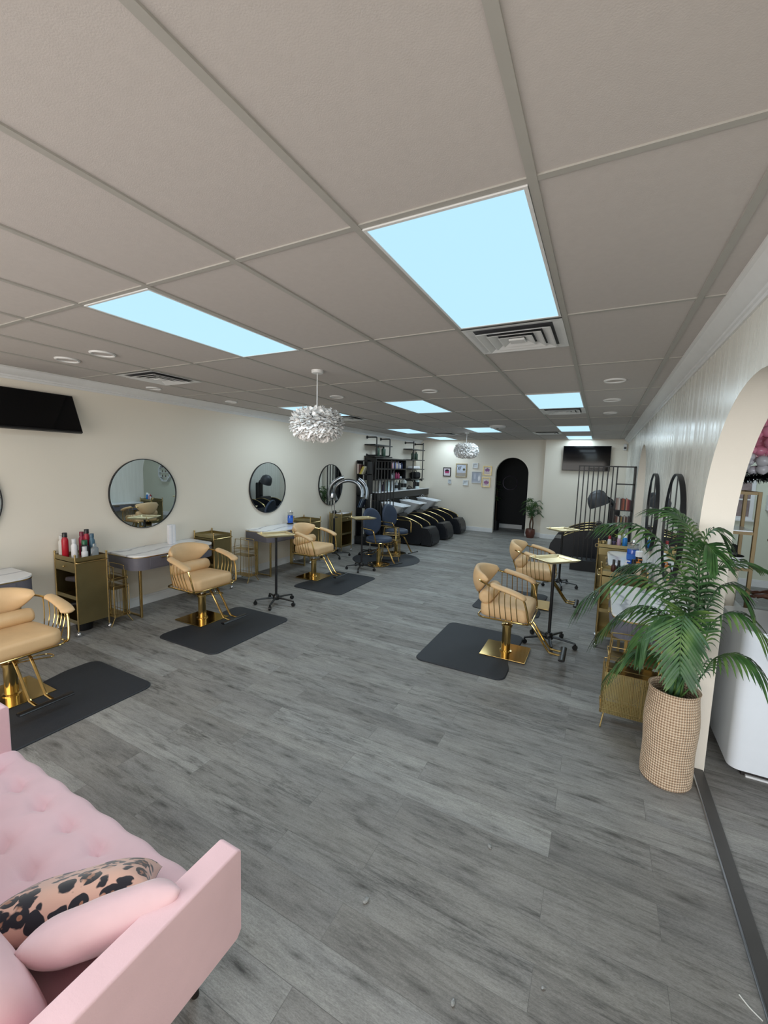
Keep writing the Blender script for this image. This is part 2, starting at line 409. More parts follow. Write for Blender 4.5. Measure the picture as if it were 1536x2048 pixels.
def arch_wall(name, u0, u1, arches, w0, w1, axis, mat, reveal):
    """a wall in the u-z plane with round-headed openings down to the floor; w = thickness axis"""
    def P(u, z, w): return (w, u, z) if axis == 'X' else (u, w, z)
    mb = MB()
    for w in (w0, w1):
        cur = u0
        for (c, r, zs) in arches:
            mb.face([P(cur, 0, w), P(c-r, 0, w), P(c-r, H, w), P(cur, H, w)])
            o = arch_outline(c, r, zs)[1:-1][::-1]    # from c-r to c+r
            for a, b_ in zip(o, o[1:]):
                mb.face([P(a[0], a[1], w), P(b_[0], b_[1], w), P(b_[0], H, w), P(a[0], H, w)])
            cur = c+r
        mb.face([P(cur, 0, w), P(u1, 0, w), P(u1, H, w), P(cur, H, w)])
    for u in (u0, u1): mb.face([P(u, 0, w0), P(u, 0, w1), P(u, H, w1), P(u, H, w0)])
    bmesh.ops.remove_doubles(mb.bm, verts=mb.bm.verts, dist=1e-5)
    o = struct(name, mb, mat, flat=True)
    for i, (c, r, zs) in enumerate(arches):
        rv = MB(); ol = arch_outline(c, r, zs)
        for a, b_ in zip(ol, ol[1:]):
            rv.face([P(a[0], a[1], w0), P(b_[0], b_[1], w0), P(b_[0], b_[1], w1), P(a[0], a[1], w1)])
        bmesh.ops.remove_doubles(rv.bm, verts=rv.bm.verts, dist=1e-5)
        rv.build('arch_reveal', reveal, o)
    return o
arch_wall('wall_right', YF, YB2, [(0.95, 0.85, 1.50), (6.35, 0.75, 1.60)], XR, XT, 'X', M['wall_gloss'], M['wall_reveal'])
arch_wall('wall_back', XL, XJ, [(-1.46, 0.47, 1.78)], YB, YB+0.14, 'Y', M['wall'], M['wall'])
struct('wall_back_right', MB().box(XJ, XR, YB2, YB2+0.3, 0, H), M['wall'])
# front wall with shop windows behind the camera
fw = MB()
fw.box(XL, XE, YF-0.1, YF, 0, 0.45); fw.box(XL, XE, YF-0.1, YF, 2.45, H)
for a, b_ in ((XL, -4.0), (1.0, 2.0), (5.2, XE)): fw.box(a, b_, YF-0.1, YF, 0.45, 2.45)
struct('wall_front', fw, M['wall'])
for wi, (a, b_) in enumerate(((-4.0, 1.0), (2.0, 5.2))):
    wf = MB()
    wf.box(a, b_, YF-0.08, YF-0.03, 0.45, 0.5); wf.box(a, b_, YF-0.08, YF-0.03, 2.4, 2.45)
    n = 4 if wi == 0 else 3
    for k in range(n+1):
        x = a+(b_-a-0.05)*k/n; wf.box(x, x+0.05, YF-0.08, YF-0.03, 0.45, 2.45)
    wo = struct('window_%d' % (wi+1), wf, M['black_metal'])
    MB().box(a, b_, YF-0.06, YF-0.055, 0.5, 2.4).build('pane', M['glass_clear'], wo)
# corridor behind the arched doorway
struct('wall_corridor', MB().box(-2.6, -0.9, 12.45, 12.6, 0, H), M['dark_paint'])
struct('wall_corridor_left', MB().box(-2.35, -2.2, YB+0.14, 12.45, 0, H), M['dark_paint'])
struct('wall_corridor_right', MB().box(-0.88, -0.75, YB+0.14, 12.45, 0, H), M['dark_grey'])
struct('trim_corridor_left_casing', MB().box(-2.2, -2.14, 11.9, 12.0, 0, 2.1), M['dark_grey']).name = 'trim_4'
struct('baseboard_corridor', MB().box(-2.2, -1.28, 12.43, 12.45, 0.0, 0.13), M['white_paint'])
# ceiling grid
gr = MB(); GX = 0.61; GY = 1.22
def bar(x0, x1, y0, y1): gr.box(x0, x1, y0, y1, H-(0.007 if y1-y0 > x1-x0 else 0.0055), H+0.001)
for i in range(-7, 3):
    if XL < i*GX < XR: bar(i*GX-0.014, i*GX+0.014, YF, YB)
for i in range(3, 9): bar(i*GX-0.014, i*GX+0.014, YF, YE)
for j in range(-3, 10):
    bar(XL, XR, j*GY-0.012, j*GY+0.012)
    if j < 7: bar(XT, XE, j*GY-0.012, j*GY+0.012)
for (i, j) in ((0, 1), (-6, 1), (0, 4), (-6, 4), (-1, 7), (-5, 7)):
    bar(i*GX, (i+1)*GX, (j+0.5)*GY-0.01, (j+0.5)*GY+0.01)
struct('trim_1', gr, M['grid'])
# crown mouldings
def crown(name, pts_fn, a, b_):
    prof = [(0, 0), (0.10, 0), (0.10, -0.012), (0.085, -0.02), (0.07, -0.045), (0.035, -0.07), (0.022, -0.075), (0.022, -0.09), (0.012, -0.095), (0.012, -0.115), (0, -0.115)]
    mb = MB(); mb.ring_loft([[pts_fn(u, z, a) for u, z in prof], [pts_fn(u, z, b_) for u, z in prof]])
    struct(name, mb, M['white_paint'], sharp=30)
crown('trim_2', lambda u, z, w: (XL+u, w, H+z), YF, YB)
crown('trim_3', lambda u, z, w: (XR-u, w, H+z), YF, YB2)
crown('trim_5', lambda u, z, w: (w, YE-u, H+z), XT, XE)
# baseboards
def bbx(name, segs, axis, pos, d):
    mb = MB()
    for a, b_ in segs:
        for (t, z0, z1) in ((0.016, 0, 0.10), (0.011, 0.10, 0.125)):
            lo, hi = sorted((pos, pos+d*t))
            if axis == 'X': mb.box(lo, hi, a, b_, z0, z1, 0.002, 1)
            else: mb.box(a, b_, lo, hi, z0, z1, 0.002, 1)
    struct(name, mb, M['white_paint'])
bbx('baseboard_left', [(YF, YB)], 'X', XL, 1)
bbx('baseboard_back', [(XL, -1.93), (-0.99, XJ)], 'Y', YB, -1)
bbx('baseboard_back_right', [(XJ, XR)], 'Y', YB2, -1)
bbx('baseboard_right', [(YF, 0.1), (1.8, 5.6), (7.1, YB2)], 'X', XR, -1)
bbx('baseboard_side_room', [(XT, XE)], 'Y', YE, -1)
st = MB(); st.box(1.525, 1.585, YF, 1.80, 0.0, 0.011, 0.004, 2)
struct('trim_6', st, simple('dark_threshold_strip', (72, 70, 68), 0.4))
MB().box(1.517, 1.526, YF, 1.80, 0.0, 0.013, 0.002, 1).build('edge_profile', M['steel'], bpy.data.objects['trim_6'])

# ------------------------------------------------------------------ ceiling lights, vents, downlights
def ceiling_panel(i, j, label):
    t = thing('ceiling_light_panel', label, 'ceiling light', ((i+0.5)*GX, (j+0.5)*GY, H-0.004), 0, 'flat ceiling light panels')
    w, l = GX/2-0.016, GY/2-0.016
    f = MB()
    for a in ((-w, w, -l, -l+0.012), (-w, w, l-0.012, l), (-w, -w+0.012, -l+0.012, l-0.012), (w-0.012, w, -l+0.012, l-0.012)): f.box(*a, -0.006, 0.002)
    f.build('frame', M['white_paint'], t)
    MB().box(-w+0.012, w-0.012, -l+0.012, l-0.012, -0.003, 0.001).build('diffuser', M['diffuser'], t)
    area('panel_light', (0, 0, -0.012), (0, 0, 0), 0.55, 1.15, PANEL_W, PANEL_C, t)
for a in ((0, -3, 'ceiling light panel behind the camera near the shop window, right'), (-3, -3, 'ceiling light panel behind the camera near the shop window, left'),
          (0, 0, 'largest ceiling light panel, nearest the camera with a square vent at its far end'),
          (-3, 0, 'long ceiling light panel on the left, before the feather pendant'),
          (-6, 3, 'ceiling light panel seen just behind the near feather pendant'),
          (-3, 3, 'ceiling light panel right of the near feather pendant, second in its row'),
          (0, 3, 'ceiling light panel in the right row, second from the camera with a vent behind'),
          (0, 6, 'ceiling light panel in the right row, third from the camera'),
          (-3, 6, 'ceiling light panel beside the round smoke detector near the back'),
          (-6, 6, 'ceiling light panel above the left wall pipe shelves'),
          (0, 8, 'last ceiling light panel in the right row, above the back television'),
          (-6, 8, 'farthest left ceiling light panel, above the washing stations corner'),
          (4, 5, 'ceiling light panel of the side room, above the pink balloons')):
    ceiling_panel(*a)
def vent(x, y, label):
    t = thing('ceiling_vent', label, 'ceiling vent', (x, y, H-0.002), 0, 'square ceiling air vents')
    MB().box(-0.29, 0.29, -0.29, 0.29, -0.002, 0.0).build('backing', M['dark_grey'], t)
    f = MB()
    def sq(a, b_, z0, z1):     # sloped square ring from half-size a (z0) to b_ (z1)
        A = [(-a, -a, z0), (a, -a, z0), (a, a, z0), (-a, a, z0)]; B = [(-b_, -b_, z1), (b_, -b_, z1), (b_, b_, z1), (-b_, b_, z1)]
        for k in range(4): f.face([A[k], A[(k+1) % 4], B[(k+1) % 4], B[k]])
    sq(0.292, 0.27, -0.008, -0.008); sq(0.27, 0.235, -0.008, -0.002)
    f.build('frame', M['white_paint'], t, sharp=20)
    for (a, b_) in ((0.225, 0.175), (0.165, 0.115), (0.105, 0.055)):
        f = MB(); sq(a, b_, -0.024, -0.004); sq(a, a-0.008, -0.024, -0.026); sq(a-0.008, b_-0.006, -0.026, -0.006)
        f.build('louvre', M['white_paint'], t, sharp=20)
    MB().box(-0.05, 0.05, -0.04, 0.04, -0.026, -0.01, 0.004, 1).build('centre_plate', M['white_paint'], t)
for (i, j, lab) in ((0, 1, 'square stepped ceiling vent touching the largest light panel'), (-6, 1, 'ceiling vent on the left, above the wall television'),
                    (0, 4, 'ceiling vent behind the second light panel of the right row'), (-6, 4, 'ceiling vent behind the near feather pendant'),
                    (-1, 7, 'ceiling vent in front of the arched doorway'), (-5, 7, 'ceiling vent above the picture corner at the back left')):
    vent((i+0.5)*GX, (j+0.25)*GY, lab)
def downlight(x, y, r, label):
    t = thing('recessed_downlight', label, 'downlight', (x, y, H-0.001), 0, 'round recessed downlights')
    MB().lathe([(r*0.80, 0.0), (r*0.82, -0.010), (r*0.92, -0.014), (r, -0.006), (r, 0.0)], seg=28, cap=False).build('trim_ring', M['white_paint'], t)
    MB().lathe([(r*0.81, 0.0005), (r*0.81, -0.003)], seg=28).build('lens', M['ceiling'], t)
for a in ((-3.41, 0.69, 0.095, 'left of the two near round downlights above the television'), (-2.87, 0.69, 0.095, 'right of the two near round downlights left of the light panel'),
          (-4.02, 1.90, 0.085, 'round downlight beside the left ceiling vent, close to the wall'), (-3.94, 3.02, 0.085, 'round downlight close to the left wall before the pendant'),
          (-0.93, 3.12, 0.09, 'round downlight in the middle of the ceiling, right of the pendant'), (-2.19, 3.12, 0.09, 'round downlight just right of the pendant cord'),
          (0.905, 3.16, 0.095, 'nearest of the three round downlights along the right wall'), (0.905, 4.34, 0.095, 'middle of the three round downlights along the right wall'),
          (0.905, 5.55, 0.095, 'farthest of the three round downlights along the right wall')):
    downlight(*a)
sd = thing('smoke_detector', 'white round ceiling detector beside a light panel near the back', 'smoke detector', (-1.05, 7.15, H))
MB().lathe([(0.16, 0), (0.16, -0.02), (0.13, -0.045), (0.02, -0.05)], seg=24).build('body', M['white_paint'], sd)
MB().lathe([(0.03, -0.05), (0.02, -0.056)], seg=12).build('sensor', M['dark_grey'], sd)

# ------------------------------------------------------------------ feather pendants
def pendant(x, y, z0, z1, r, label, cord_len):
    t = thing('feather_pendant_lamp', label, 'pendant lamp', (x, y, H), 0, 'feather pendant lamps')
    MB().lathe([(0.055, 0), (0.055, -0.022), (0.05, -0.028), (0.004, -0.03)], seg=20).build('ceiling_rose', M['white_paint'], t)
    zc = (z0+z1)/2-H; hz = (z1-z0)/2
    MB().cyl((0, 0, -0.028), (0, 0, zc), 0.005, 8).build('cord', M['white_paint'], t)
    mb = MB(); rnd = random.Random(3); B = mb.bm
    n = 1500
    for k in range(n):
        zz = 1-2*(k+0.5)/n; zz = max(-0.98, min(0.93, zz)); a = k*2.39996
        q = math.sqrt(max(0, 1-zz*zz))
        q2 = q**0.55
        nrm = Vector((q*math.cos(a), q*math.sin(a), zz*1.2)).normalized()
        p = Vector((0.80*r*q2*math.cos(a), 0.80*r*q2*math.sin(a), zc+0.80*hz*zz))
        tan_ = Vector((-math.sin(a), math.cos(a), 0))*rnd.choice((-1, 1))
        out = (nrm*0.75+tan_*0.55+Vector((rnd.uniform(-.3, .3), rnd.uniform(-.3, .3), rnd.uniform(-.2, .2)-0.05))).normalized()
        side = out.cross(Vector((rnd.uniform(-.3, .3), rnd.uniform(-.3, .3), 1))).normalized()
        up = side.cross(out)
        l = rnd.uniform(0.06, 0.09); w = rnd.uniform(0.018, 0.028)
        curl = rnd.uniform(-.4, .2)*l
        base = p-out*0.015
        rows = []
        for (f, ww) in ((0, 0.35), (0.3, 1.0), (0.65, 0.9), (0.9, 0.5), (1.0, 0.15)):
            c = base+out*(l*f)+up*(curl*f*f)
            rows.append((B.verts.new(c-side*w*ww-up*0.003), B.verts.new(c+up*0.002), B.verts.new(c+side*w*ww-up*0.003)))
        for r0, r1 in zip(rows, rows[1:]):
            B.faces.new((r0[0], r0[1], r1[1], r1[0])); B.faces.new((r0[1], r0[2], r1[2], r1[1]))
    mb.build('feather_shade', M['feather'], t, sharp=0)
    MB().sphere((0, 0, zc), r*0.74, r*0.74, hz*0.76, 24, 14).build('inner_globe', M['paper'], t)
pendant(-1.54, 1.84, 2.14, 2.405, 0.245, 'white feather pendant lamp hanging in front of the left light panels, nearest the camera', 0.3)
pendant(-2.07, 8.5, 2.15, 2.50, 0.305, 'feather pendant lamp at the back, left of the arched doorway', 0.3)

# ------------------------------------------------------------------ televisions
def tv(name, label, loc, w, h, rot):
    t = bpy.data.objects.new(name, None); COL.objects.link(t); t.location = loc; t.rotation_euler = rot; tag(t, label, 'television')
    MB().box(-w/2, w/2, 0, 0.035, -h/2, h/2, 0.006, 2).build('bezel', M['black_plastic'], t)
    MB().box(-w/2+0.01, w/2-0.01, -0.002, 0.001, -h/2+0.018, h/2-0.01).build('screen', M['screen'], t)
    MB().box(-w*0.3, w*0.3, 0.03, 0.06, -h*0.3, h*0.25, 0.01, 2).build('rear_housing', M['black_plastic'], t)
    MB().box(-0.12, 0.12, 0.05, 0.09, -0.1, 0.1, 0.004, 1).build('wall_bracket', M['black_metal'], t)
    return t
tv('television', 'black flat television tilted on the left wall above the near station', (-4.225, 0.80, 2.363), 0.715, 0.435, (math.radians(-24), 0, math.radians(90)))
tv('television', 'black flat television high on the back wall above the bar divider', (0.475, YB2-0.10, 2.25), 1.14, 0.655, (0, 0, 0))

# ------------------------------------------------------------------ round mirrors
def mirror(x, y, side, label, depth=0.028):
    t = thing('round_wall_mirror', label, 'mirror', (x, y, 1.46), 0 if side > 0 else PI, 'round black framed wall mirrors')
    R = 0.445
    MB().lathe([(R-0.008, 0.0), (R, 0.0), (R, depth), (R-0.008, depth), (R-0.008, 0.0)], axis='X', seg=72, cap=False).build('frame', M['black_metal'], t, sharp=30)
    MB().lathe([(R-0.007, 0.002), (R-0.007, depth-0.010)], axis='X', seg=72).build('mirror_glass', M['mirror'], t, sharp=30)
for (x, y, s, lab, d) in ((XL, 0.06, 1, 'round mirror cut off by the left picture edge', 0.028), (XL, 1.95, 1, 'round wall mirror above the marble desk with the paper towel roll', 0.028),
                          (XL, 4.20, 1, 'round wall mirror above the left desk with the blue jar', 0.028), (XL, 6.13, 1, 'round wall mirror behind the chrome hair processor', 0.028),
                          (XR, 2.67, -1, 'round mirror on the right wall, nearer one behind the big palm', 0.036), (XR, 4.22, -1, 'round mirror on the right wall beside the second arch', 0.036)):
    mirror(x, y, s, lab, d)

# ------------------------------------------------------------------ marble topped desks
def desk(loc, rz, label, ln=1.14, dp=0.55, ribs=False):
    t = thing('styling_desk', label, 'desk', loc, rz, 'grey styling desks with marble tops')
    def outl(g=0.0, n=8):
        r = 0.15; y = ln/2+g; x = dp+g
        pts = [(0.0, -y)]
        for cy, a0 in ((-y+r, -PI/2), (y-r, 0)):
            for k in range(n+1):
                a = a0+PI/2*k/n; pts.append((x-r+r*math.cos(a), cy+r*math.sin(a)))
        pts.append((0.0, y)); return pts
    MB().prism(outl(-0.004), 0.60, 0.752).build('body', M['ribbed' if ribs else 'desk_grey'], t)
    MB().prism(outl(), 0.750, 0.760).build('gold_edge', M['brass_rod'], t)
    MB().prism(outl(-0.002), 0.760, 0.778).build('marble_top', M['marble'], t)
    for s in (-1, 1):
        d = MB().box(dp-0.006, dp+0.001, s*0.205-0.19, s*0.205+0.19, 0.612, 0.742, 0.003, 1).build('drawer', M['desk_grey'], t)
        MB().box(dp, dp+0.022, s*0.205-0.06, s*0.205+0.06, 0.722, 0.734, 0.003, 1).build('drawer_handle', M['brass_rod'], d)
        y = s*(ln/2-0.12)
        lg = MB()
        lg.box(dp-0.13, dp-0.105, y-0.014, y+0.014, 0.0, 0.602, 0.003, 1)
        lg.box(0.09, 0.15, y-0.012, y+0.012, 0.0, 0.602, 0.003, 1)
        lg.box(0.10, dp-0.11, y-0.014, y+0.014, 0.012, 0.030, 0.003, 1)
        lg.build('leg', M['brass_rod'], t)
    return t
desk((XL+0.002, -0.03, 0), 0, 'grey desk with marble top cut by the left picture edge, behind the near tan chair')
desk((XL+0.002, 2.04, 0), 0, 'grey marble topped desk with paper towels under the second left mirror')
desk((XL+0.002, 4.25, 0), 0, 'grey marble topped desk with the blue jar under the third left mirror')
desk((XR-0.002, 2.80, 0), PI, 'marble topped desk mostly hidden behind the big palm', 1.1, 0.40, True)
desk((XR-0.002, 4.85, 0), PI, 'marble topped desk on the right between the two gold carts', 1.1, 0.40, True)

# ------------------------------------------------------------------ gold trolley carts (drawer side faces -y)
def cart(label, loc, rz=0.0, hs=1, w=0.40, d=0.31):
    t = thing('gold_trolley_cart', label, 'trolley cart', loc, rz, 'brushed gold salon trolleys')
    x, y = w/2, d/2
    for sx in (-1, 1):
        for sy in (-1, 1):
            p = MB().tube([(sx*x, sy*y, 0.055), (sx*x, sy*y, 0.875)], 0.009, 10)
            p.sphere((sx*x, sy*y, 0.88), 0.012, seg=10, rings=6)
            p.build('post', M['brass_rod'], t)
            c = MB().sphere((sx*x, sy*y, 0.026), 0.026, 0.02, 0.026, 12, 8); c.cyl((sx*x, sy*y, 0.03), (sx*x, sy*y, 0.06), 0.011, 8)
            c.build('caster', M['chrome'], t)
    for sx in (-1, 1): MB().box(sx*x-0.004, sx*x+0.004, -y, y, 0.13, 0.80).build('side_panel', M['brass'], t)
    MB().box(-x, x, y-0.004, y+0.004, 0.13, 0.80).build('back_panel', M['brass'], t)
    tp = MB().box(-x, x, -y, y, 0.815, 0.823)
    for a in ((-x, x, -y-0.003, -y+0.003), (-x, x, y-0.003, y+0.003), (-x-0.003, -x+0.003, -y, y), (x-0.003, x+0.003, -y, y)): tp.box(*a, 0.805, 0.852)
    tp.build('top_tray', M['brass'], t)
    dr = MB().box(-x+0.008, x-0.008, -y-0.004, -y+0.008, 0.69, 0.795, 0.003, 1)
    dr.box(-x+0.012, x-0.012, -y+0.006, y-0.01, 0.695, 0.70); dro = dr.build('drawer', M['brass'], t)
    MB().sphere((0, -y-0.016, 0.745), 0.011, seg=10, rings=6).cyl((0, -y-0.002, 0.745), (0, -y-0.014, 0.745), 0.005, 8).build('knob', M['brass_rod'], dro)
    for z in (0.135, 0.40):
        s = MB().box(-x, x, -y, y, z, z+0.008); s.box(-x, x, -y-0.003, -y+0.003, z, z+0.04); s.build('shelf', M['brass'], t)
    if hs:
        MB().tube(smooth([(hs*x, -y, 0.80), (hs*(x+0.012), -y+0.004, 0.80), (hs*(x+0.035), -y+0.03, 0.80), (hs*(x+0.035), y-0.03, 0.80), (hs*(x+0.012), y-0.004, 0.80), (hs*x, y, 0.80)], 4), 0.007, 8).build('handle', M['brass_rod'], t)
    return t
cart('gold trolley on the left crowded with red and white bottles', (-4.135, 1.07, 0))
cart('gold trolley right of the marble desk with paper towels, empty top', (-4.145, 2.83, 0))
cart('gold trolley behind the farther left tan chair, beside the blue jar', (-4.145, 5.05, 0))
cart('gold trolley near the chrome hair processor with a black ball on top', (-4.12, 6.20, 0), PI/2, 0)
cart('gold trolley on the right wall nearer the camera, partly under palm fronds', (1.15, 3.74, 0), 0, -1, 0.42)
cart('gold trolley on the right wall farther away, in front of the bar divider', (1.13, 5.62, 0), 0, -1, 0.46)

# ------------------------------------------------------------------ wire racks (long axis x)
def rack(label, loc, rz=0.0, w=0.38, d=0.17, panel=False):
    t = thing('wire_storage_rack', label, 'storage rack', loc, rz, 'gold wire racks for styling tools')
    r = 0.005
    for s in (-1, 1):
        y = s*d/2
        MB().tube(smooth([(-w/2+0.02, y*0.8, 0.10), (-w/2+0.03, y*0.8, 0.40), (-w/2+0.045, y*0.7, 0.64), (-w/2+0.07, y*0.7, 0.675), (w/2-0.07, y*0.7, 0.675), (w/2-0.045, y*0.7, 0.64), (w/2-0.03, y*0.8, 0.40), (w/2-0.02, y*0.8, 0.10)], 5), r, 8).build('hoop', M['brass_rod'], t)
    for sx in (-1, 1):
        MB().tube(smooth([(sx*(w/2-0.03), -d/2*0.75, 0.10), (sx*(w/2-0.012), -(d/2+0.03), 0.012), (sx*(w/2-0.012), -(d/2+0.036), 0.008)], 4), 0.006, 8).build('leg', M['brass_rod'], t)
        MB().tube(smooth([(sx*(w/2-0.03), d/2*0.75, 0.10), (sx*(w/2-0.012), (d/2+0.03), 0.012), (sx*(w/2-0.012), (d/2+0.036), 0.008)], 4), 0.006, 8).build('leg', M['brass_rod'], t)
    def tray(z, hgt, ww, name):
        b = MB().box(-ww/2, ww/2, -d/2, d/2, z, z+0.003)
        for zz in (z+hgt,):
            b.tube([(-ww/2, -d/2, zz), (ww/2, -d/2, zz), (ww/2, d/2, zz), (-ww/2, d/2, zz)], 0.003, 6, closed=True)
        for sx in (-1, 1):
            for sy in (-1, 1): b.cyl((sx*ww/2, sy*d/2, z), (sx*ww/2, sy*d/2, z+hgt), 0.003, 6)
        b.build(name, M['brass_rod'], t)
    tray(0.52, 0.03, w-0.05, 'upper_tray'); tray(0.42, 0.035, w-0.02, 'middle_tray'); tray(0.10, 0.03, w, 'bottom_tray')
    if panel:
        for s in (-1, 1): MB().box(-w/2+0.01, w/2-0.01, s*d/2-0.001, s*d/2+0.001, 0.10, 0.42).build('perforated_panel', M['perforated'], t)
    for sy in (-1, 1):
        for (a, rr) in ((-(w/2-0.008), 0.004), (-0.06, 0.003), (0, 0.003), (0.06, 0.003), (w/2-0.008, 0.004)):
            MB().cyl((a, sy*d/2, 0.10), (a, sy*d/2, 0.42), rr, 6).build('upright_rod', M['brass_rod'], t)
    return t
rack('thin gold wire rack between the near left trolley and its marble desk', (-4.10, 1.36, 0))
rack('thin gold wire rack between the second left trolley and the blue jar desk', (-4.12, 3.42, 0))
rack('gold wire rack standing between the two navy chairs', (-2.80, 6.05, 0), math.radians(20))
rack('large perforated gold rack in front of the woven basket side, under palm fronds', (1.18, 2.12, 0), 0, 0.40, 0.19, True)

# ------------------------------------------------------------------ tan salon chairs, facing +x
def tan_chair(label, loc, rz=0.0):
    t = thing('tan_salon_chair', label, 'salon chair', loc, rz, 'tan and gold salon chairs')
    MB().box(-0.225, 0.225, -0.205, 0.205, 0.0, 0.009, 0.003, 2).build('base_plate', M['gold'], t)
    MB().lathe([(0.062, 0.010), (0.062, 0.016), (0.045, 0.02), (0.045, 0.27), (0.055, 0.275), (0.055, 0.30), (0.03, 0.305)], seg=28).build('pedestal', M['gold'], t)
    MB().cyl((0, 0, 0.30), (0, 0, 0.425), 0.018, 16).build('piston', M['chrome'], t)
    MB().tube(smooth([(0.0, 0.04, 0.285), (-0.03, 0.16, 0.27), (-0.02, 0.27, 0.25), (0.05, 0.27, 0.245), (0.06, 0.17, 0.27), (0.03, 0.04, 0.285)], 6), 0.006, 8).build('pump_lever', M['gold'], t)
    MB().box(-0.10, 0.12, -0.09, 0.09, 0.405, 0.43, 0.004, 1).build('under_seat_plate', M['black_metal'], t)
    # seat cushion: rounded, slightly wider in front
    seat = MB(); n = 44; rings = []
    for (z, s) in ((0.428, 0.96), (0.434, 0.99), (0.47, 1.0), (0.52, 1.0), (0.542, 0.975), (0.555, 0.90), (0.562, 0.70), (0.564, 0.35), (0.565, 0.02)):
        ring = []
        for (x, y) in rrect(-0.24, 0.25, -0.275, 0.275, 0.085, 10):
            x -= 0.005; y *= (1.0 if x > 0 else 1.0+0.12*x/0.24)
            ring.append((x*s+0.005, y*s, z))
        rings.append(ring)
    seat.ring_loft(rings).build('seat', M['tan_leather'], t, sharp=60)
    pts = [(x, y*1.02, 0.428) for x, y in rrect(-0.25, 0.262, -0.287, 0.287, 0.08, 6)]
    MB().tube(pts, 0.009, 8, closed=True).build('seat_rail', M['gold'], t)
    # main hoop: front of seat -> up -> arm -> round the back
    half = [(0.225, 0.285, 0.43), (0.245, 0.300, 0.45), (0.222, 0.318, 0.58), (0.195, 0.325, 0.665), (0.16, 0.33, 0.693), (0.0, 0.335, 0.732), (-0.14, 0.315, 0.765), (-0.235, 0.26, 0.782), (-0.285, 0.15, 0.79), (-0.30, 0.0, 0.792)]
    full = smooth(half, 5)
    full = full+[Vector((p.x, -p.y, p.z)) for p in reversed(full[:-1])]
    MB().tube(full, 0.010, 8).build('arm_hoop', M['gold'], t)
    for s in (-1, 1):
        for k in range(6):
            rods = MB()
            f = k/5; x = 0.125-0.265*f; zt = 0.695+0.07*f; yt = s*(0.334-0.03*max(0, (f-0.6))/0.4)
            rods.tube(smooth([(x+0.02, s*0.287, 0.43), (x+0.005, yt*1.0, 0.60), (x, yt, zt-0.02), (x, yt*0.985, zt)], 3), 0.0045, 6)
            rods.build('arm_spindle', M['gold'], t)
        path = smooth([(0.215, 0.325*s, 0.682), (0.14, 0.337*s, 0.716), (0.04, 0.337*s, 0.745), (-0.05, 0.335*s, 0.764), (-0.12, 0.32*s, 0.782)], 5)
        m_ = len(path); rad = []
        for i in range(m_):
            u = i/(m_-1); e = min(1, math.sin(PI*min(max(u, 0.0), 1.0))*3.2)**0.5 if 0 < u < 1 else 0.25
            rad.append((0.048*max(e, 0.3)*(1.12-0.3*u), 0.025*max(e, 0.35)))
        MB().tube(path, rad, 14, flat=(0, 1, 0)).build('arm_pad', M['tan_leather'], t, sharp=70)
    # crescent backrest
    bk = MB(); NU, NV = 26, 12; B = bk.bm
    def surf(u, v, side):
        # u -1..1 along width, v 0..1 bottom..top
        a = u*math.radians(62)
        top = 0.885-0.045*u*u; bot = 0.60+0.205*abs(u)**2.0
        z = bot+(top-bot)*v
        th = 0.11*(max(0, 1-abs(u)**2.6))**0.5*(max(0.0, math.sin(PI*min(0.999, max(0.001, v*0.94+0.03)))))**0.6
        rr = 0.275; cx = -0.045
        px = cx-(rr+side*th*0.45)*math.cos(a)+0.03*(v-0.5)*-1; py = (rr+side*th*0.45)*math.sin(a)*1.06
        return Vector((px, py, z))
    rings = []
    for i in range(NU+1):
        u = -1+2*i/NU; u = max(-0.995, min(0.995, u))
        ring = [surf(u, v/NV, -1) for v in range(NV+1)]+[surf(u, v/NV, 1) for v in range(NV, -1, -1)]
        rings.append(ring)
    bk.ring_loft(rings).build('backrest', M['tan_leather'], t, sharp=75)
    MB().tube([(-0.318, 0, 0.66), (-0.305, 0, 0.57), (-0.25, 0, 0.43)], 0.010, 8).build('back_post', M['gold'], t)
    # lumbar bolster
    prof = [(0.004, -0.238), (0.03, -0.243), (0.058, -0.236), (0.068, -0.215), (0.070, -0.10), (0.070, 0.10), (0.068, 0.215), (0.058, 0.236), (0.03, 0.243), (0.004, 0.238)]
    MB().lathe(prof, (-0.19, 0, 0.612), 20, 'Y').build('lumbar_bolster', M['tan_leather'], t, sharp=60)
    for s in (-1, 1):
        MB().tube(smooth([(0.10, s*0.05, 0.415), (0.22, s*0.05, 0.38), (0.40, s*0.05, 0.135), (0.45, s*0.05, 0.105), (0.54, s*0.05, 0.10)], 4), 0.011, 8).build('footrest_tube', M['gold'], t)
    MB().tube([(0.545, -0.17, 0.10), (0.545, 0.17, 0.10)], [(0.03, 0.012)]*2, 12, flat=(1, 0, 0)).build('foot_bar', M['black_plastic'], t)
    return t
ch0 = tan_chair('tan and gold salon chair cut off by the left picture edge, nearest the pink sofa', (-3.16, 0.05, 0.0125))
for (x, y, rz, lab) in ((-3.28, 1.93, 0, 'tan and gold salon chair before the desk with paper towels'),
                        (-3.32, 4.18, 0, 'tan and gold salon chair before the left desk with the blue jar'),
                        (0.11, 2.92, 0, 'tan and gold salon chair on the right, nearer the camera with gold base fully visible'),
                        (0.14, 4.72, 0, 'tan and gold salon chair on the right, farther one behind the tray stand')):
    dup(ch0, (x, y, 0.0125), rz, lab)

ch0.scale = (1, 1, 0.90)
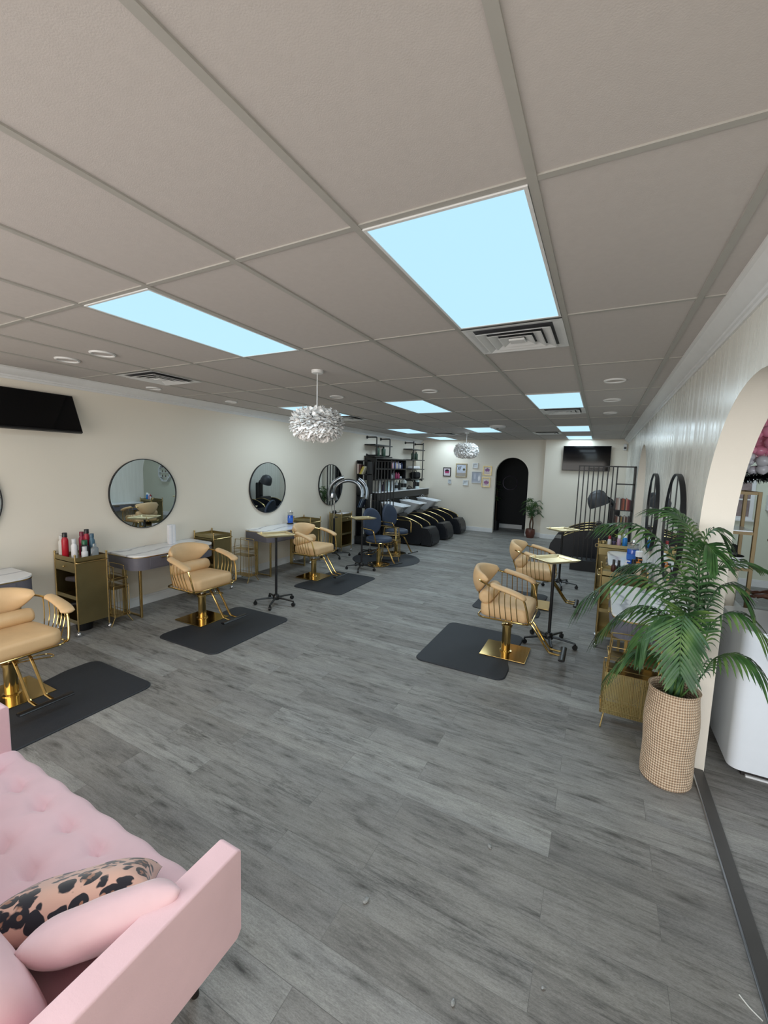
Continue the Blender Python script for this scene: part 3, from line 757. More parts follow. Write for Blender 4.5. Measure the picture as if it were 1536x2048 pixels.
# ------------------------------------------------------------------ navy chairs
def navy_chair(label, loc, rz):
    t = thing('navy_salon_chair', label, 'salon chair', loc, rz, 'navy salon chairs with gold arms')
    MB().lathe([(0.22, 0), (0.22, 0.008), (0.20, 0.014), (0.05, 0.02)], seg=32).build('base_disc', M['gold'], t)
    MB().lathe([(0.042, 0.014), (0.042, 0.27), (0.05, 0.275), (0.05, 0.30), (0.02, 0.305), (0.02, 0.43)], seg=20).build('pedestal', M['gold'], t)
    MB().tube(smooth([(0, -0.03, 0.29), (0.06, -0.2, 0.24), (0.02, -0.3, 0.23), (-0.08, -0.27, 0.23), (-0.04, -0.04, 0.29)], 5), 0.005, 6).build('pump_lever', M['gold'], t)
    MB().lathe([(0.0, 0.44), (0.235, 0.44), (0.255, 0.455), (0.26, 0.49), (0.25, 0.525), (0.20, 0.54), (0.0, 0.545)], seg=36, sx=0.95, sy=1.0).build('seat', M['blue_leather'], t, sharp=60)
    MB().lathe([(0.262, 0.44), (0.268, 0.448), (0.262, 0.456), (0.25, 0.448), (0.262, 0.44)], seg=36, sx=0.95, cap=False).build('seat_ring', M['gold'], t)
    bk = MB(); rings = []
    for (d, s) in ((-0.02, 0.86), (-0.028, 0.93), (-0.02, 0.985), (0.0, 1.0), (0.02, 0.985), (0.032, 0.93), (0.036, 0.8), (0.038, 0.4)):
        ring = []
        for k in range(32):
            a = 2*PI*k/32; y = 0.235*math.cos(a)*s; z = 0.27*(abs(math.sin(a))**0.85)*(1 if math.sin(a) > 0 else -1)*s
            ring.append((-0.26+d-0.10*z+0.9*y*y, y, 0.80+z))
        rings.append(ring)
    bk.ring_loft(rings).build('backrest', M['blue_leather'], t, sharp=60)
    MB().tube(smooth([(-0.2, 0, 0.44), (-0.28, 0, 0.5), (-0.285, 0, 0.62)], 4), 0.012, 8).build('back_post', M['gold'], t)
    for s in (-1, 1):
        MB().tube(smooth([(-0.25, s*0.21, 0.70), (-0.18, s*0.285, 0.705), (0.08, s*0.30, 0.705), (0.145, s*0.30, 0.69), (0.165, s*0.295, 0.64), (0.19, s*0.26, 0.46)], 5), 0.012, 8).build('armrest', M['gold'], t)
    MB().tube(smooth([(0.12, 0, 0.43), (0.22, 0, 0.38), (0.40, 0, 0.12), (0.45, 0, 0.09)], 4), 0.014, 8).build('footrest_tube', M['gold'], t)
    MB().tube([(0.47, -0.16, 0.09), (0.47, 0.16, 0.09)], 0.012, 8).build('foot_bar', M['black_plastic'], t)
    return t
nc = navy_chair('navy salon chair with gold arms on the round mat, nearer one', (-2.83, 5.58, 0.0125), math.radians(-18))
dup(nc, (-3.02, 6.75, 0), math.radians(-14), 'navy salon chair with gold arms, farther one beside the washing chairs')

# ------------------------------------------------------------------ floor mats
def mat_(label, loc, rz, l=1.15, w=0.88, notch=0.0):
    pts = rrect(-w/2, w/2, -l/2, l/2, 0.09, 8)
    o = MB()
    # notch on the -x side for the chair base
    pts = []
    for cx, cy, a0 in ((w/2-0.09, l/2-0.09, 0), (-w/2+0.09, l/2-0.09, PI/2)):
        for k in range(9):
            a = a0+PI/2*k/8; pts.append((cx+0.09*math.cos(a), cy+0.09*math.sin(a)))
    if notch:
        for k in range(25):
            u = 1-2*k/24; pts.append((-w/2+notch*(0.5+0.5*math.cos(PI*u))**0.7, 0.34*u))
    for cx, cy, a0 in ((-w/2+0.09, -l/2+0.09, PI), (w/2-0.09, -l/2+0.09, 1.5*PI)):
        for k in range(9):
            a = a0+PI/2*k/8; pts.append((cx+0.09*math.cos(a), cy+0.09*math.sin(a)))
    c = [(x*0.985, y*0.99) for x, y in pts]
    o.ring_loft([[(x, y, 0.0) for x, y in pts], [(x, y, 0.006) for x, y in pts], [(x, y, 0.012) for x, y in c]])
    ob = o.build('anti_fatigue_mat', M['rubber_mat'], None, sharp=30); ob.location = loc; ob.rotation_euler = (0, 0, rz)
    return tag(ob, label, 'floor mat', 'black rubber floor mats')
NT = 0.07
mat_('black floor mat before the nearest left tan chair, partly behind the pink sofa', (-2.80, 0.14, 0.0), 0, 1.15, 0.88, NT)
mat_('black floor mat before the tan chair facing the paper towel desk', (-2.82, 1.90, 0.0), 0, 1.15, 0.88, NT)
mat_('black floor mat before the farther left tan chair, beside the round mat', (-2.83, 4.13, 0.0), 0, 1.15, 0.88, NT)
mat_('black floor mat under the nearer right tan chair', (-0.22, 2.86, 0.0), PI, 1.15, 0.88, NT)
mat_('black floor mat under the farther right tan chair', (-0.16, 4.70, 0.0), PI, 1.15, 0.88, NT)
o = MB().lathe([(0.69, 0), (0.69, 0.005), (0.675, 0.012), (0.01, 0.012)], seg=64).build('round_floor_mat', M['rubber_mat'], None); o.location = (-2.93, 6.10, 0)
tag(o, 'round black mat under the nearer navy chair', 'floor mat')

# ------------------------------------------------------------------ tray stands
def star_base(t, r=0.27, mat='black_plastic', z=0.075):
    MB().lathe([(0.045, z-0.015), (0.045, z+0.03), (0.03, z+0.055)], seg=16).build('hub', M[mat], t)
    for k in range(5):
        a = 2*PI*k/5+0.3; c, s = math.cos(a), math.sin(a)
        lg = MB().tube([(0.02*c, 0.02*s, z+0.012), (0.5*r*c, 0.5*r*s, z+0.006), (r*c, r*s, z-0.008)], [(0.02, 0.016), (0.017, 0.012), (0.014, 0.009)], 8, flat=(0-s, c, 0)).build('leg', M[mat], t)
        w = MB().cyl((r*c-s*0.014, r*s+c*0.014, 0.026), (r*c+s*0.014, r*s-c*0.014, 0.026), 0.026, 14); w.cyl((r*c, r*s, 0.03), (r*c, r*s, z-0.008), 0.009, 8)
        wo = w.build('caster', M['black_plastic'], lg)
def tray_stand(label, loc, rz, h=0.95):
    t = thing('tray_stand', label, 'tray stand', loc, rz, 'gold trays on black wheeled stands')
    star_base(t)
    MB().tube([(0, 0, 0.09), (0, 0, 0.55), (0, 0, h-0.02)], 0.017, 14).build('pole', M['black_metal'], t)
    p = rrect(-0.21, 0.21, -0.17, 0.17, 0.02, 4)
    def sc(k, z, dx=0.0): return [(x*(1-k/0.21), y*(1-k/0.17), z) for x, y in p]
    MB().ring_loft([sc(0.03, h-0.014), sc(0.0, h+0.010), sc(0.003, h+0.014), sc(0.018, h+0.010), sc(0.032, h-0.010), sc(0.16, h-0.010)], cap=True).build('tray', M['tray_gold'], t, sharp=25)
    MB().sphere((-0.16, 0.12, h+0.014), 0.012, 0.012, 0.02, 10, 6).build('tray_knob', M['tray_gold'], t)
    return t
ts = tray_stand('gold tray stand on black wheels between the two left mats', (-2.93, 2.83, 0), math.radians(62))
dup(ts, (-2.93, 5.10, 0), math.radians(55), 'gold tray stand on black wheels before the round mat')
dup(ts, (0.48, 3.40, 0), math.radians(48), 'gold tray stand just behind the nearer right tan chair')
dup(ts, (0.37, 5.95, 0), math.radians(50), 'gold tray stand before the bar divider, farthest on the right')

# ------------------------------------------------------------------ chrome hair processors
def processor(label, loc, rz, scale=1.0, twin=True):
    t = thing('hair_processor', label, 'hair processor', loc, rz, 'chrome arched hair processors')
    star_base(t, 0.33)
    MB().cyl((0, 0, 0.09), (0, 0, 0.80), 0.022, 14).build('lower_pole', M['black_metal'], t)
    MB().cyl((0, 0, 0.78), (0, 0, 1.27), 0.013, 12).build('upper_pole', M['chrome'], t)
    MB().tube([(0.02, 0, 0.82), (0.07, 0, 0.82)], 0.012, 8).build('height_knob', M['black_plastic'], t)
    MB().tube(smooth([(-0.01, -0.02, 1.25), (-0.05, -0.03, 1.05), (-0.03, -0.02, 0.9), (-0.06, -0.03, 0.7), (-0.04, 0.0, 0.5)], 5), 0.004, 6).build('cable', M['dark_grey'], t)
    cx, cz = 0.29, 1.30
    for k, (dy, a0, a1, R) in enumerate(((-0.14, 200, 100, 0.36), (0.0, 205, -10, 0.29), (0.14, 62, -14, 0.36))):
        pts = []; n = 22
        for i in range(n+1):
            a = math.radians(a0+(a1-a0)*i/n); pts.append((cx+R*math.cos(a), dy+0.05*math.sin(a*2), cz+R*math.sin(a)))
        a_ = MB().tube(pts, [(0.055, 0.036)]*len(pts), 12, flat=(0, 1, 0)).build('heating_arc', M['steel'], t, sharp=50)
        q = []
        for i in range(3, n-2):
            a = math.radians(a0+(a1-a0)*i/n); q.append((cx+(R-0.035)*math.cos(a), dy+0.05*math.sin(a*2), cz+(R-0.035)*math.sin(a)))
        MB().tube(q, [(0.038, 0.004)]*len(q), 8, flat=(0, 1, 0)).build('heater_grille', M['dark_grey'], a_)
    MB().box(-0.06, 0.02, -0.16, 0.02, 1.22, 1.33, 0.02, 2).build('joint_housing', M['steel'], t)
    MB().box(-0.075, -0.058, -0.13, -0.07, 1.30, 1.37, 0.004, 1).build('control_display', colour((40, 50, 220)), t)
    return t
hp = processor('chrome arched hair processor in front of the farthest left mirror', (-3.97, 5.72, 0), math.radians(20))
o2 = thing('spare_pole_stand', 'thin chrome pole stand behind the tray near the navy chairs', 'pole stand', (-3.42, 6.28, 0))
star_base(o2, 0.24)
MB().cyl((0, 0, 0.09), (0, 0, 1.28), 0.012, 10).build('pole', M['chrome'], o2)
MB().sphere((0, 0, 1.285), 0.02, seg=10, rings=6).build('pole_cap', M['chrome'], o2)

# ------------------------------------------------------------------ bar dividers with book shelves
def divider(label, loc, mirror_x):
    t = thing('bar_divider_screen', label, 'room divider', loc, 0, 'black bar divider screens')
    if mirror_x: f = lambda x: -x
    else: f = lambda x: x
    w = 0.95
    def bx(mb, x0, x1, *a):
        lo, hi = sorted((f(x0), f(x1))); mb.box(lo, hi, *a); return mb
    bx(MB(), -w/2-0.02, w/2, -0.17, 0.17, 0.0, 0.20).build('plinth', M['black_metal'], t)
    bx(MB(), -w/2, w/2, -0.012, 0.012, 2.0, 2.022).build('top_rail', M['black_metal'], t)
    for k in range(8):
        x = -w/2+0.015+k*0.082
        bx(MB(), x-0.010, x+0.010, -0.010, 0.010, 0.20, 2.0).build('bar', M['black_metal'], t)
    x0, x1 = w/2-0.30, w/2
    s = MB()
    for (a, b_) in ((x0, x0+0.016), (x1-0.022, x1)): bx(s, a, b_, -0.13, 0.13, 0.20, 2.02)
    s.build('shelf_frame', M['black_metal'], t)
    for z in (0.55, 0.88, 1.20, 1.68): bx(MB(), x0, x1, -0.13, 0.13, z, z+0.02).build('shelf', M['black_metal'], t)
    bx(MB(), x0, x1, -0.13, 0.13, 2.0, 2.02).build('shelf_top', M['black_metal'], t)
    return t
divider('black bar divider with book shelves on the left, before the washing chairs', (-3.865, 7.32, 0), True)
divider('black bar divider with book shelves on the right, below the back television', (0.94, 7.52, 0), False)
def book(x, y, z, w, d, h, rgb, label, lean=0.0, group=None):
    t = thing('book', label, 'book', (x, y, z), 0, group)
    m = Matrix.Rotation(lean, 4, 'Y')
    MB().box(0, w, -d/2, d/2, 0, h, 0.001, 1, mat=m).build('cover', colour(rgb, 0.5), t)
    MB().box(0.003, w-0.003, -d/2-0.001, d/2-0.004, 0.003, h-0.004, mat=m @ Matrix.Translation((0, 0.006, 0.006))).build('pages', M['paper'], t)
cols = [(150, 120, 112), (176, 160, 150), (205, 200, 196), (60, 40, 40), (128, 66, 50), (160, 84, 60), (70, 60, 56), (196, 130, 110), (140, 50, 56), (96, 36, 40), (44, 40, 46)]
nmz = ['dusty brown', 'beige', 'pale grey', 'dark brown', 'rust red', 'orange brown', 'charcoal', 'salmon', 'crimson', 'maroon', 'black']
xx = 1.138
for i, c in enumerate(cols):
    w = 0.0225; h = (0.215, 0.21, 0.222, 0.205, 0.215, 0.21, 0.2, 0.215, 0.2, 0.19, 0.185)[i]
    book(xx, 7.44, 1.221, w, 0.14, h, c, '%s book on the upper shelf of the right bar divider' % nmz[i], 0, 'books on the upper shelf of the right divider'); xx += w+0.0005
xx = 1.138
c2 = [(70, 50, 46), (120, 76, 60), (214, 206, 196), (50, 44, 44), (160, 130, 70), (60, 66, 70), (170, 160, 150), (90, 50, 46), (120, 110, 104), (48, 44, 50)]
n2 = ['dark umber', 'tan brown', 'ivory', 'near-black', 'ochre', 'slate', 'stone grey', 'oxblood', 'taupe', 'ink black']
for i, c in enumerate(c2):
    book(xx, 7.44, 0.901, 0.0235, 0.14, 0.21-0.01*(i % 3), c, '%s book on the lower shelf of the right bar divider' % n2[i], 0, 'books on the lower shelf of the right divider'); xx += 0.0245
book(-4.315, 7.24, 1.70, 0.035, 0.14, 0.235, (222, 206, 200), 'white upright book in the left divider top shelf')
book(-4.27, 7.25, 1.70, 0.05, 0.14, 0.22, (96, 60, 56), 'brown upright book behind the leaning yellow books')
for i, (c, lab) in enumerate((((216, 200, 90), 'first of the three leaning yellow books on the left divider'), ((232, 220, 130), 'second of the three leaning yellow books on the left divider'), ((226, 222, 200), 'pale rightmost leaning book on the left divider'))):
    book(-4.235+i*0.032, 7.20, 1.70, 0.018, 0.13, 0.20, c, lab, 0.45, 'leaning books on the left divider')
for i, (c, lab) in enumerate((((70, 90, 120), 'left of the three blue leaning magazines low on the left divider'), ((150, 170, 190), 'middle of the three blue leaning magazines low on the left divider'), ((60, 70, 90), 'right of the three blue leaning magazines low on the left divider'))):
    book(-4.28+i*0.045, 7.22, 0.902, 0.012, 0.13, 0.22, c, lab, 0.4, 'leaning magazines low on the left divider')

# ------------------------------------------------------------------ black washing units (facing +x)
def wash_body(t, hood=False):
    for s in (-1, 1):
        y0, y1 = sorted((s*0.235, s*0.295))
        top = [(p.x, p.y) for p in smooth([(0.02, 0.44, 0), (0.14, 0.58, 0), (0.30, 0.64, 0), (0.50, 0.665, 0), (0.68, 0.64, 0), (0.87, 0.575, 0), (1.02, 0.50, 0), (1.06, 0.44, 0)], 5)]
        poly = top+[(1.07, 0.10), (1.0, 0.03), (0.04, 0.03), (0.0, 0.3)]
        MB().prism(poly, y0, y1, 'Y').build('side_shell', M['black_leather'], t, sharp=30)
        path = [(x, s*0.265, z+0.012) for x, z in top[8:]]
        MB().tube(path, [(0.026, 0.012)]*len(path), 10, flat=(0, 1, 0)).build('gold_arm_trim', M['brass_rod'], t)
    seat = [(0.20, 0.60), (0.34, 0.73), (0.42, 0.72), (0.52, 0.50), (0.62, 0.40), (0.90, 0.40), (1.10, 0.44), (1.22, 0.43), (1.30, 0.30), (1.335, 0.12), (1.31, 0.03), (1.06, 0.03), (1.0, 0.25), (0.62, 0.25), (0.45, 0.33), (0.24, 0.52)]
    MB().prism(seat, -0.232, 0.232, 'Y').build('reclined_seat', M['black_leather'], t, sharp=50)
    lp = [(1.06, 0.03), (1.06, 0.44), (1.20, 0.44), (1.28, 0.33), (1.325, 0.14), (1.30, 0.03)]
    MB().prism(lp, -0.29, 0.29, 'Y').build('leg_rest', M['black_leather'], t, sharp=30)
    MB().box(-0.02, 0.24, -0.17, 0.17, 0.0, 0.56, 0.02, 2).build('pedestal', M['black_plastic'], t)
def washing_unit(label, loc):
    t = thing('hair_washing_unit', label, 'hair washing chair', loc, 0, 'black shampoo chairs with white basins')
    wash_body(t)
    mb = MB(); rings = []
    def rr(x0, x1, hw, z0, z1, r):  # rim ring sloping from z0 (back) to z1 (front)
        out = []
        for (x, y) in rrect(x0, x1, -hw, hw, r, 5):
            u = (x-x0)/(x1-x0); out.append((x, y, z0+(z1-z0)*u))
        return out
    rings.append(rr(0.02, 0.20, 0.12, 0.53, 0.53, 0.05))
    rings.append(rr(-0.04, 0.30, 0.19, 0.72, 0.70, 0.06))
    rings.append(rr(-0.11, 0.48, 0.25, 0.95, 0.875, 0.07))
    rings.append(rr(-0.12, 0.54, 0.265, 0.985, 0.905, 0.07))
    rings.append(rr(-0.11, 0.53, 0.255, 0.995, 0.915, 0.07))
    rings.append(rr(-0.03, 0.45, 0.21, 0.985, 0.912, 0.07))
    rings.append(rr(0.02, 0.34, 0.16, 0.86, 0.84, 0.07))
    rings.append(rr(0.06, 0.24, 0.08, 0.80, 0.80, 0.04))
    mb.ring_loft(rings).build('basin', M['ceramic'], t, sharp=45)
    f = MB(); f.cyl((-0.07, 0.06, 0.985), (-0.07, 0.06, 1.045), 0.014, 10)
    f.tube(smooth([(-0.07, 0.06, 1.04), (-0.03, 0.06, 1.06), (0.04, 0.05, 1.03)], 4), 0.010, 8); f.build('faucet', M['chrome'], t)
    f = MB(); f.cyl((-0.07, -0.08, 0.985), (-0.07, -0.08, 1.03), 0.014, 10); f.build('sprayer', M['chrome'], t)
    return t
wu = washing_unit('black hair washing chair with white basin nearest the bar divider', (-3.93, 8.12, 0))
dup(wu, (-3.93, 9.22, 0), 0, 'middle black hair washing chair with white basin')
dup(wu, (-3.93, 10.42, 0), 0, 'black hair washing chair with white basin against the back wall')
def dryer_chair(label, loc):
    t = thing('hood_dryer_lounger', label, 'hair dryer chair', loc, PI, 'black lounge chairs with hood dryers')
    wash_body(t)
    MB().box(0.0, 0.20, -0.10, 0.10, 0.45, 1.20, 0.04, 3).build('column', M['black_plastic'], t)
    MB().tube(smooth([(0.10, 0, 1.14), (0.14, 0, 1.24), (0.24, 0, 1.31), (0.36, 0, 1.33)], 5), [(0.05, 0.035)]*16, 10, flat=(0, 1, 0)).build('hood_arm', M['black_plastic'], t)
    m_ = Matrix.Translation((0.45, 0, 1.32)) @ Matrix.Rotation(math.radians(24), 4, 'Y')
    h = MB().lathe([(0.02, 0.155), (0.10, 0.14), (0.17, 0.08), (0.20, -0.02), (0.205, -0.15), (0.19, -0.155), (0.185, -0.02), (0.15, 0.06), (0.02, 0.13)], seg=28)
    bmesh.ops.transform(h.bm, matrix=m_, verts=h.bm.verts); h.build('dryer_hood', M['dark_grey'], t, sharp=60)
    return t
dc = dryer_chair('black lounge chair with hood dryer right behind the right bar divider', (1.27, 8.65, 0))
dup(dc, (1.27, 9.65, 0), PI, 'black lounge chair with hood dryer, second from the right bar divider')

# ------------------------------------------------------------------ back-left counter, product shelf, pipe shelves
t = thing('bottle_counter', 'long black wall counter with a pale top above the washing basins', 'counter', (XL, 0, 0))
MB().box(0.001, 0.34, 7.65, YB-0.02, 1.04, 1.225, 0.004, 1).build('fascia', M['black_plastic'], t)
MB().box(0.001, 0.36, 7.63, YB-0.02, 1.225, 1.25, 0.004, 1).build('counter_top', M['ceramic'], t)
MB().box(0.001, 0.08, 7.65, YB-0.02, 0.0, 0.98).build('back_panel', M['black_plastic'], t)
t = thing('product_shelf', 'black open product shelf on the left wall between the pipe shelves', 'shelf unit', (XL, 8.88, 0))
for (a, b_) in ((-1.30, -1.27), (-0.46, -0.43), (0.44, 0.47)): MB().box(0.001, 0.33, a, b_, 1.54, 2.10).build('side_board', M['black_plastic'], t)
MB().box(0.001, 0.012, -1.27, 0.44, 1.54, 2.10).build('back_board', M['black_plastic'], t)
for z in (1.54, 1.81, 2.07): MB().box(0.001, 0.33, -1.27, 0.44, z, z+0.03).build('shelf_board', M['black_plastic'], t)
def pipe_shelf(label, y0, y1, boards, zb):
    t = thing('pipe_shelf', label, 'shelf', (XL, 0, 0), 0, 'black iron pipe shelves')
    for y in (y0, y1):
        p = MB().tube(smooth([(0.005, y, 2.60), (0.24, y, 2.60), (0.27, y, 2.59), (0.28, y, 2.56), (0.28, y, zb+0.05), (0.27, y, zb+0.01), (0.24, y, zb), (0.005, y, zb)], 3), 0.016, 10)
        p.build('pipe', M['black_metal'], t)
        for z in (2.60, zb): MB().lathe([(0.04, 0.001), (0.04, 0.010), (0.024, 0.012), (0.024, 0.035), (0.016, 0.035)], (0, y, z), 14, 'X').build('flange', M['black_metal'], t)
    for z in boards: MB().box(0.002, 0.30, y0-0.12, y1+0.12, z, z+0.028, 0.003, 1).build('shelf_board', M['black_plastic'], t)
pipe_shelf('left pair of black pipe brackets with shelves high on the left wall', 7.68, 8.40, (2.40, 2.115), 2.16)
pipe_shelf('right pair of black pipe brackets with shelves near the back corner', 9.95, 10.68, (2.40, 2.09, 1.82, 1.52), 1.50)

# ------------------------------------------------------------------ bottles and jars
def lathe_bottle(kind, label, loc, r, h, body, cap, cap_h=0.03, neck=0.4, cat='bottle', group=None, glass=False, label_band=None, pump=False, seg=16):
    t = thing(kind, label, cat, loc, 0, group)
    bh = h-cap_h
    prof = [(r*0.9, 0.0), (r, 0.006), (r, bh*0.80), (r*0.92, bh*0.88), (r*neck, bh*0.97), (r*neck, bh)]
    MB().lathe(prof, seg=seg).build('bottle_body', body, t, sharp=50)
    if pump:
        c = MB().lathe([(r*neck*1.15, bh), (r*neck*1.15, bh+cap_h*0.4), (r*0.15, bh+cap_h*0.45), (r*0.15, bh+cap_h*0.85)], seg=12)
        c.build('pump_collar', cap, t); MB().box(-r*0.2, r*1.0, -r*0.18, r*0.18, bh+cap_h*0.8, h, 0.001, 1).build('pump_head', cap, t)
    else: MB().lathe([(r*neck*1.2, bh-0.002), (r*neck*1.2, h-0.004), (r*neck*1.05, h)], seg=seg).build('cap', cap, t, sharp=40)
    if label_band: MB().lathe([(r*1.01, bh*0.22), (r*1.01, bh*0.62)], seg=seg, cap=False).build('paper_label', label_band, t)
    return t
def jar(label, loc, s=1.0):
    t = thing('disinfectant_jar', label, 'jar', loc, 0, 'blue disinfectant jars', scale=(s, s, s))
    MB().lathe([(0.050, 0.0), (0.062, 0.004), (0.062, 0.018), (0.046, 0.03)], seg=24).build('base', M['black_plastic'], t)
    MB().lathe([(0.046, 0.022), (0.050, 0.03), (0.050, 0.165), (0.048, 0.17)], seg=24).build('blue_liquid', M['blue_liquid'], t)
    MB().lathe([(0.051, 0.168), (0.051, 0.215), (0.049, 0.215), (0.049, 0.171)], seg=24).build('glass_wall', M['glass_clear'], t)
    MB().lathe([(0.0515, 0.07), (0.0515, 0.12)], seg=24, cap=False).build('paper_label', colour((50, 110, 200), 0.5), t)
    MB().lathe([(0.053, 0.213), (0.053, 0.225), (0.012, 0.232), (0.010, 0.25), (0.014, 0.255)], seg=24).build('lid', M['chrome'], t)
jar('blue disinfectant jar on the desk at the left picture edge', (-4.17, 0.18, 0.778), 1.05)
jar('blue disinfectant jar on the left desk beside the farther left tan chair', (-4.20, 4.62, 0.778), 1.0)
jar('blue disinfectant jar on the right desk, above the palm fronds', (1.27, 4.42, 0.778), 1.25)
t = thing('paper_towel_roll', 'white paper towel roll standing on the left marble desk', 'paper towels', (-4.22, 2.22, 0.778))
r_ = MB().lathe([(0.045, 0.0), (0.052, 0.005), (0.054, 0.13), (0.051, 0.255), (0.02, 0.26), (0.02, 0.2)], seg=28); r_.build('roll', M['paper'], t)
MB().tube(smooth([(0.05, -0.02, 0.13), (0.062, -0.045, 0.13), (0.055, -0.075, 0.13)], 3), [(0.125, 0.0015)]*7, 8, flat=(0, 0, 1)).build('loose_sheet', M['paper'], t)
P_ = colour
CT = 0.823
GB = 'bottles on the near left trolley'
for a in ((-4.27, 0.955, 0.030, 0.235, (214, 212, 206), (200, 200, 198), 'tall white spray can at the left end of the near trolley'),
          (-4.20, 0.955, 0.031, 0.270, (176, 18, 38), (18, 16, 18), 'tall glossy red bottle with black cap, front of the near trolley'),
          (-4.20, 1.12, 0.030, 0.260, (150, 24, 62), (120, 20, 50), 'dark magenta bottle behind the glossy red bottle'),
          (-4.12, 1.13, 0.030, 0.295, (158, 20, 46), (18, 16, 18), 'tallest crimson bottle with black cap on the near trolley'),
          (-4.06, 1.15, 0.028, 0.250, (72, 106, 126), (60, 92, 112), 'blue grey bottle on the near trolley'),
          (-4.085, 0.985, 0.028, 0.210, (226, 226, 230), (206, 206, 210), 'white cylindrical spray can standing at the front of the near trolley'),
          (-4.05, 1.07, 0.036, 0.190, (22, 26, 26), (24, 92, 60), 'black bottle with green top on the near trolley'),
          (-3.995, 1.04, 0.030, 0.130, (214, 216, 220), (196, 198, 202), 'small white bottle near the right edge of the near trolley')):
    lathe_bottle('hair_product_bottle', a[7-0] if False else a[6], (a[0], a[1], CT), a[2], a[3], P_(a[4]), P_(a[5]), 0.045, 0.62, group=GB)
lathe_bottle('glass_jar', 'clear glass bottle at the right end of the near trolley', (-3.975, 1.13, CT), 0.036, 0.15, M['glass_clear'], M['glass_clear'], 0.03, 0.4, 'jar')
lathe_bottle('glass_jar', 'small clear glass between the red bottle and white can', (-4.145, 1.02, CT), 0.026, 0.13, M['glass_clear'], P_((200, 196, 190)), 0.02, 0.9, 'jar')
# tools lying in the near trolley
def dryer_tool(label, loc, rz, rgb):
    t = thing('handheld_hair_dryer', label, 'hair dryer', loc, rz, 'hand dryers inside the near trolley')
    MB().lathe([(0.022, -0.10), (0.026, -0.08), (0.032, -0.02), (0.042, 0.04), (0.044, 0.09), (0.036, 0.10)], (0, 0, 0.16), 16, 'X').build('barrel', P_(rgb), t, sharp=50)
    MB().tube([(0.05, 0, 0.14), (0.045, 0, 0.07), (0.035, 0, 0.0)], [0.02, 0.017, 0.015], 10).build('handle', P_(rgb), t)
    MB().lathe([(0.038, 0.10), (0.03, 0.108)], (0, 0, 0.16), 16, 'X').build('rear_grille', M['chrome'], t)
dryer_tool('grey hair dryer on the middle shelf of the near trolley', (-4.18, 1.03, 0.409), 0.5, (92, 86, 92))
dryer_tool('black hair dryer on the middle shelf of the near trolley, right of the grey one', (-4.04, 1.08, 0.409), 2.3, (24, 24, 28))
dryer_tool('black hair dryer on the bottom shelf of the near trolley', (-4.12, 1.05, 0.144), 1.1, (30, 30, 32))
t = thing('black_bin', 'black waste bin on the floor under the near left trolley', 'bin', (-4.13, 1.07, 0))
MB().lathe([(0.07, 0.0), (0.075, 0.004), (0.085, 0.115), (0.08, 0.115), (0.068, 0.01)], seg=20).build('bin_body', M['black_plastic'], t)
MB().lathe([(0.088, 0.110), (0.088, 0.120), (0.08, 0.120)], seg=20, cap=False).build('bin_rim', M['dark_grey'], t)
# black ball and folded towel on the fourth cart
t = thing('round_speaker', 'black ball shaped gadget on the trolley by the hair processor', 'gadget', (-4.22, 6.10, CT))
MB().sphere((0, 0, 0.05), 0.048, seg=16, rings=10).build('ball_body', M['black_plastic'], t); MB().lathe([(0.03, 0), (0.034, 0.008)], seg=14).build('foot', M['dark_grey'], t)
t = thing('folded_towel', 'white folded towel on the trolley by the hair processor', 'towel', (-4.08, 6.22, CT))
MB().box(-0.09, 0.09, -0.14, 0.14, 0.0, 0.02, 0.009, 3).build('lower_fold', M['paper'], t); MB().box(-0.088, 0.09, -0.138, 0.13, 0.02, 0.038, 0.009, 3).build('upper_fold', M['paper'], t)
# right trolleys and desk
GR = 'bottles on the far right trolley'
for a in ((1.04, 5.54, 0.024, 0.15, (210, 206, 204), (150, 30, 40), 'clear bottle with red cap on the far right trolley'),
          (1.10, 5.60, 0.028, 0.12, (70, 62, 92), (24, 22, 26), 'dark violet bottle with black cap on the far right trolley'),
          (1.165, 5.58, 0.028, 0.165, (186, 150, 172), (226, 222, 226), 'mauve bottle with white cap on the far right trolley'),
          (1.24, 5.58, 0.032, 0.185, (40, 124, 196), (236, 238, 240), 'bright blue bottle with white cap on the far right trolley')):
    lathe_bottle('hair_product_bottle', a[6], (a[0], a[1], CT), a[2], a[3], P_(a[4]), P_(a[5]), 0.045, 0.62, group=GR)
lathe_bottle('tall_gold_jar', 'short gold tin on the left end of the far right trolley', (0.965, 5.56, CT), 0.03, 0.07, M['brass'], M['brass_rod'], 0.015, 0.95, 'tin')
GN = 'bottles on the near right trolley'
for a in ((1.05, 3.66, 0.022, 0.15, (70, 34, 30), (18, 18, 20), 'dark amber bottle with black cap, left on the near right trolley', 0),
          (1.10, 3.72, 0.022, 0.135, (20, 34, 34), (18, 18, 20), 'dark green bottle with black cap on the near right trolley', 0),
          (1.165, 3.68, 0.036, 0.150, (30, 30, 34), (226, 228, 232), 'black bottle with white pump on the near right trolley', 1),
          (1.235, 3.74, 0.030, 0.16, (40, 24, 22), (16, 16, 18), 'dark brown bottle on the near right trolley', 0),
          (1.27, 3.62, 0.034, 0.19, (214, 196, 176), (196, 120, 40), 'pale bottle with amber pump at the right end of the near right trolley', 1)):
    lathe_bottle('hair_product_bottle', a[6], (a[0], a[1], CT), a[2], a[3], P_(a[4]), P_(a[5]), 0.05, 0.5, group=GN, pump=bool(a[7]))
lathe_bottle('lotion_bottle', 'black bottle with wide white cap behind the near right trolley', (1.29, 4.12-0.28, CT), 0.034, 0.24, P_((26, 24, 28)), P_((236, 238, 242)), 0.06, 0.9, 'bottle')
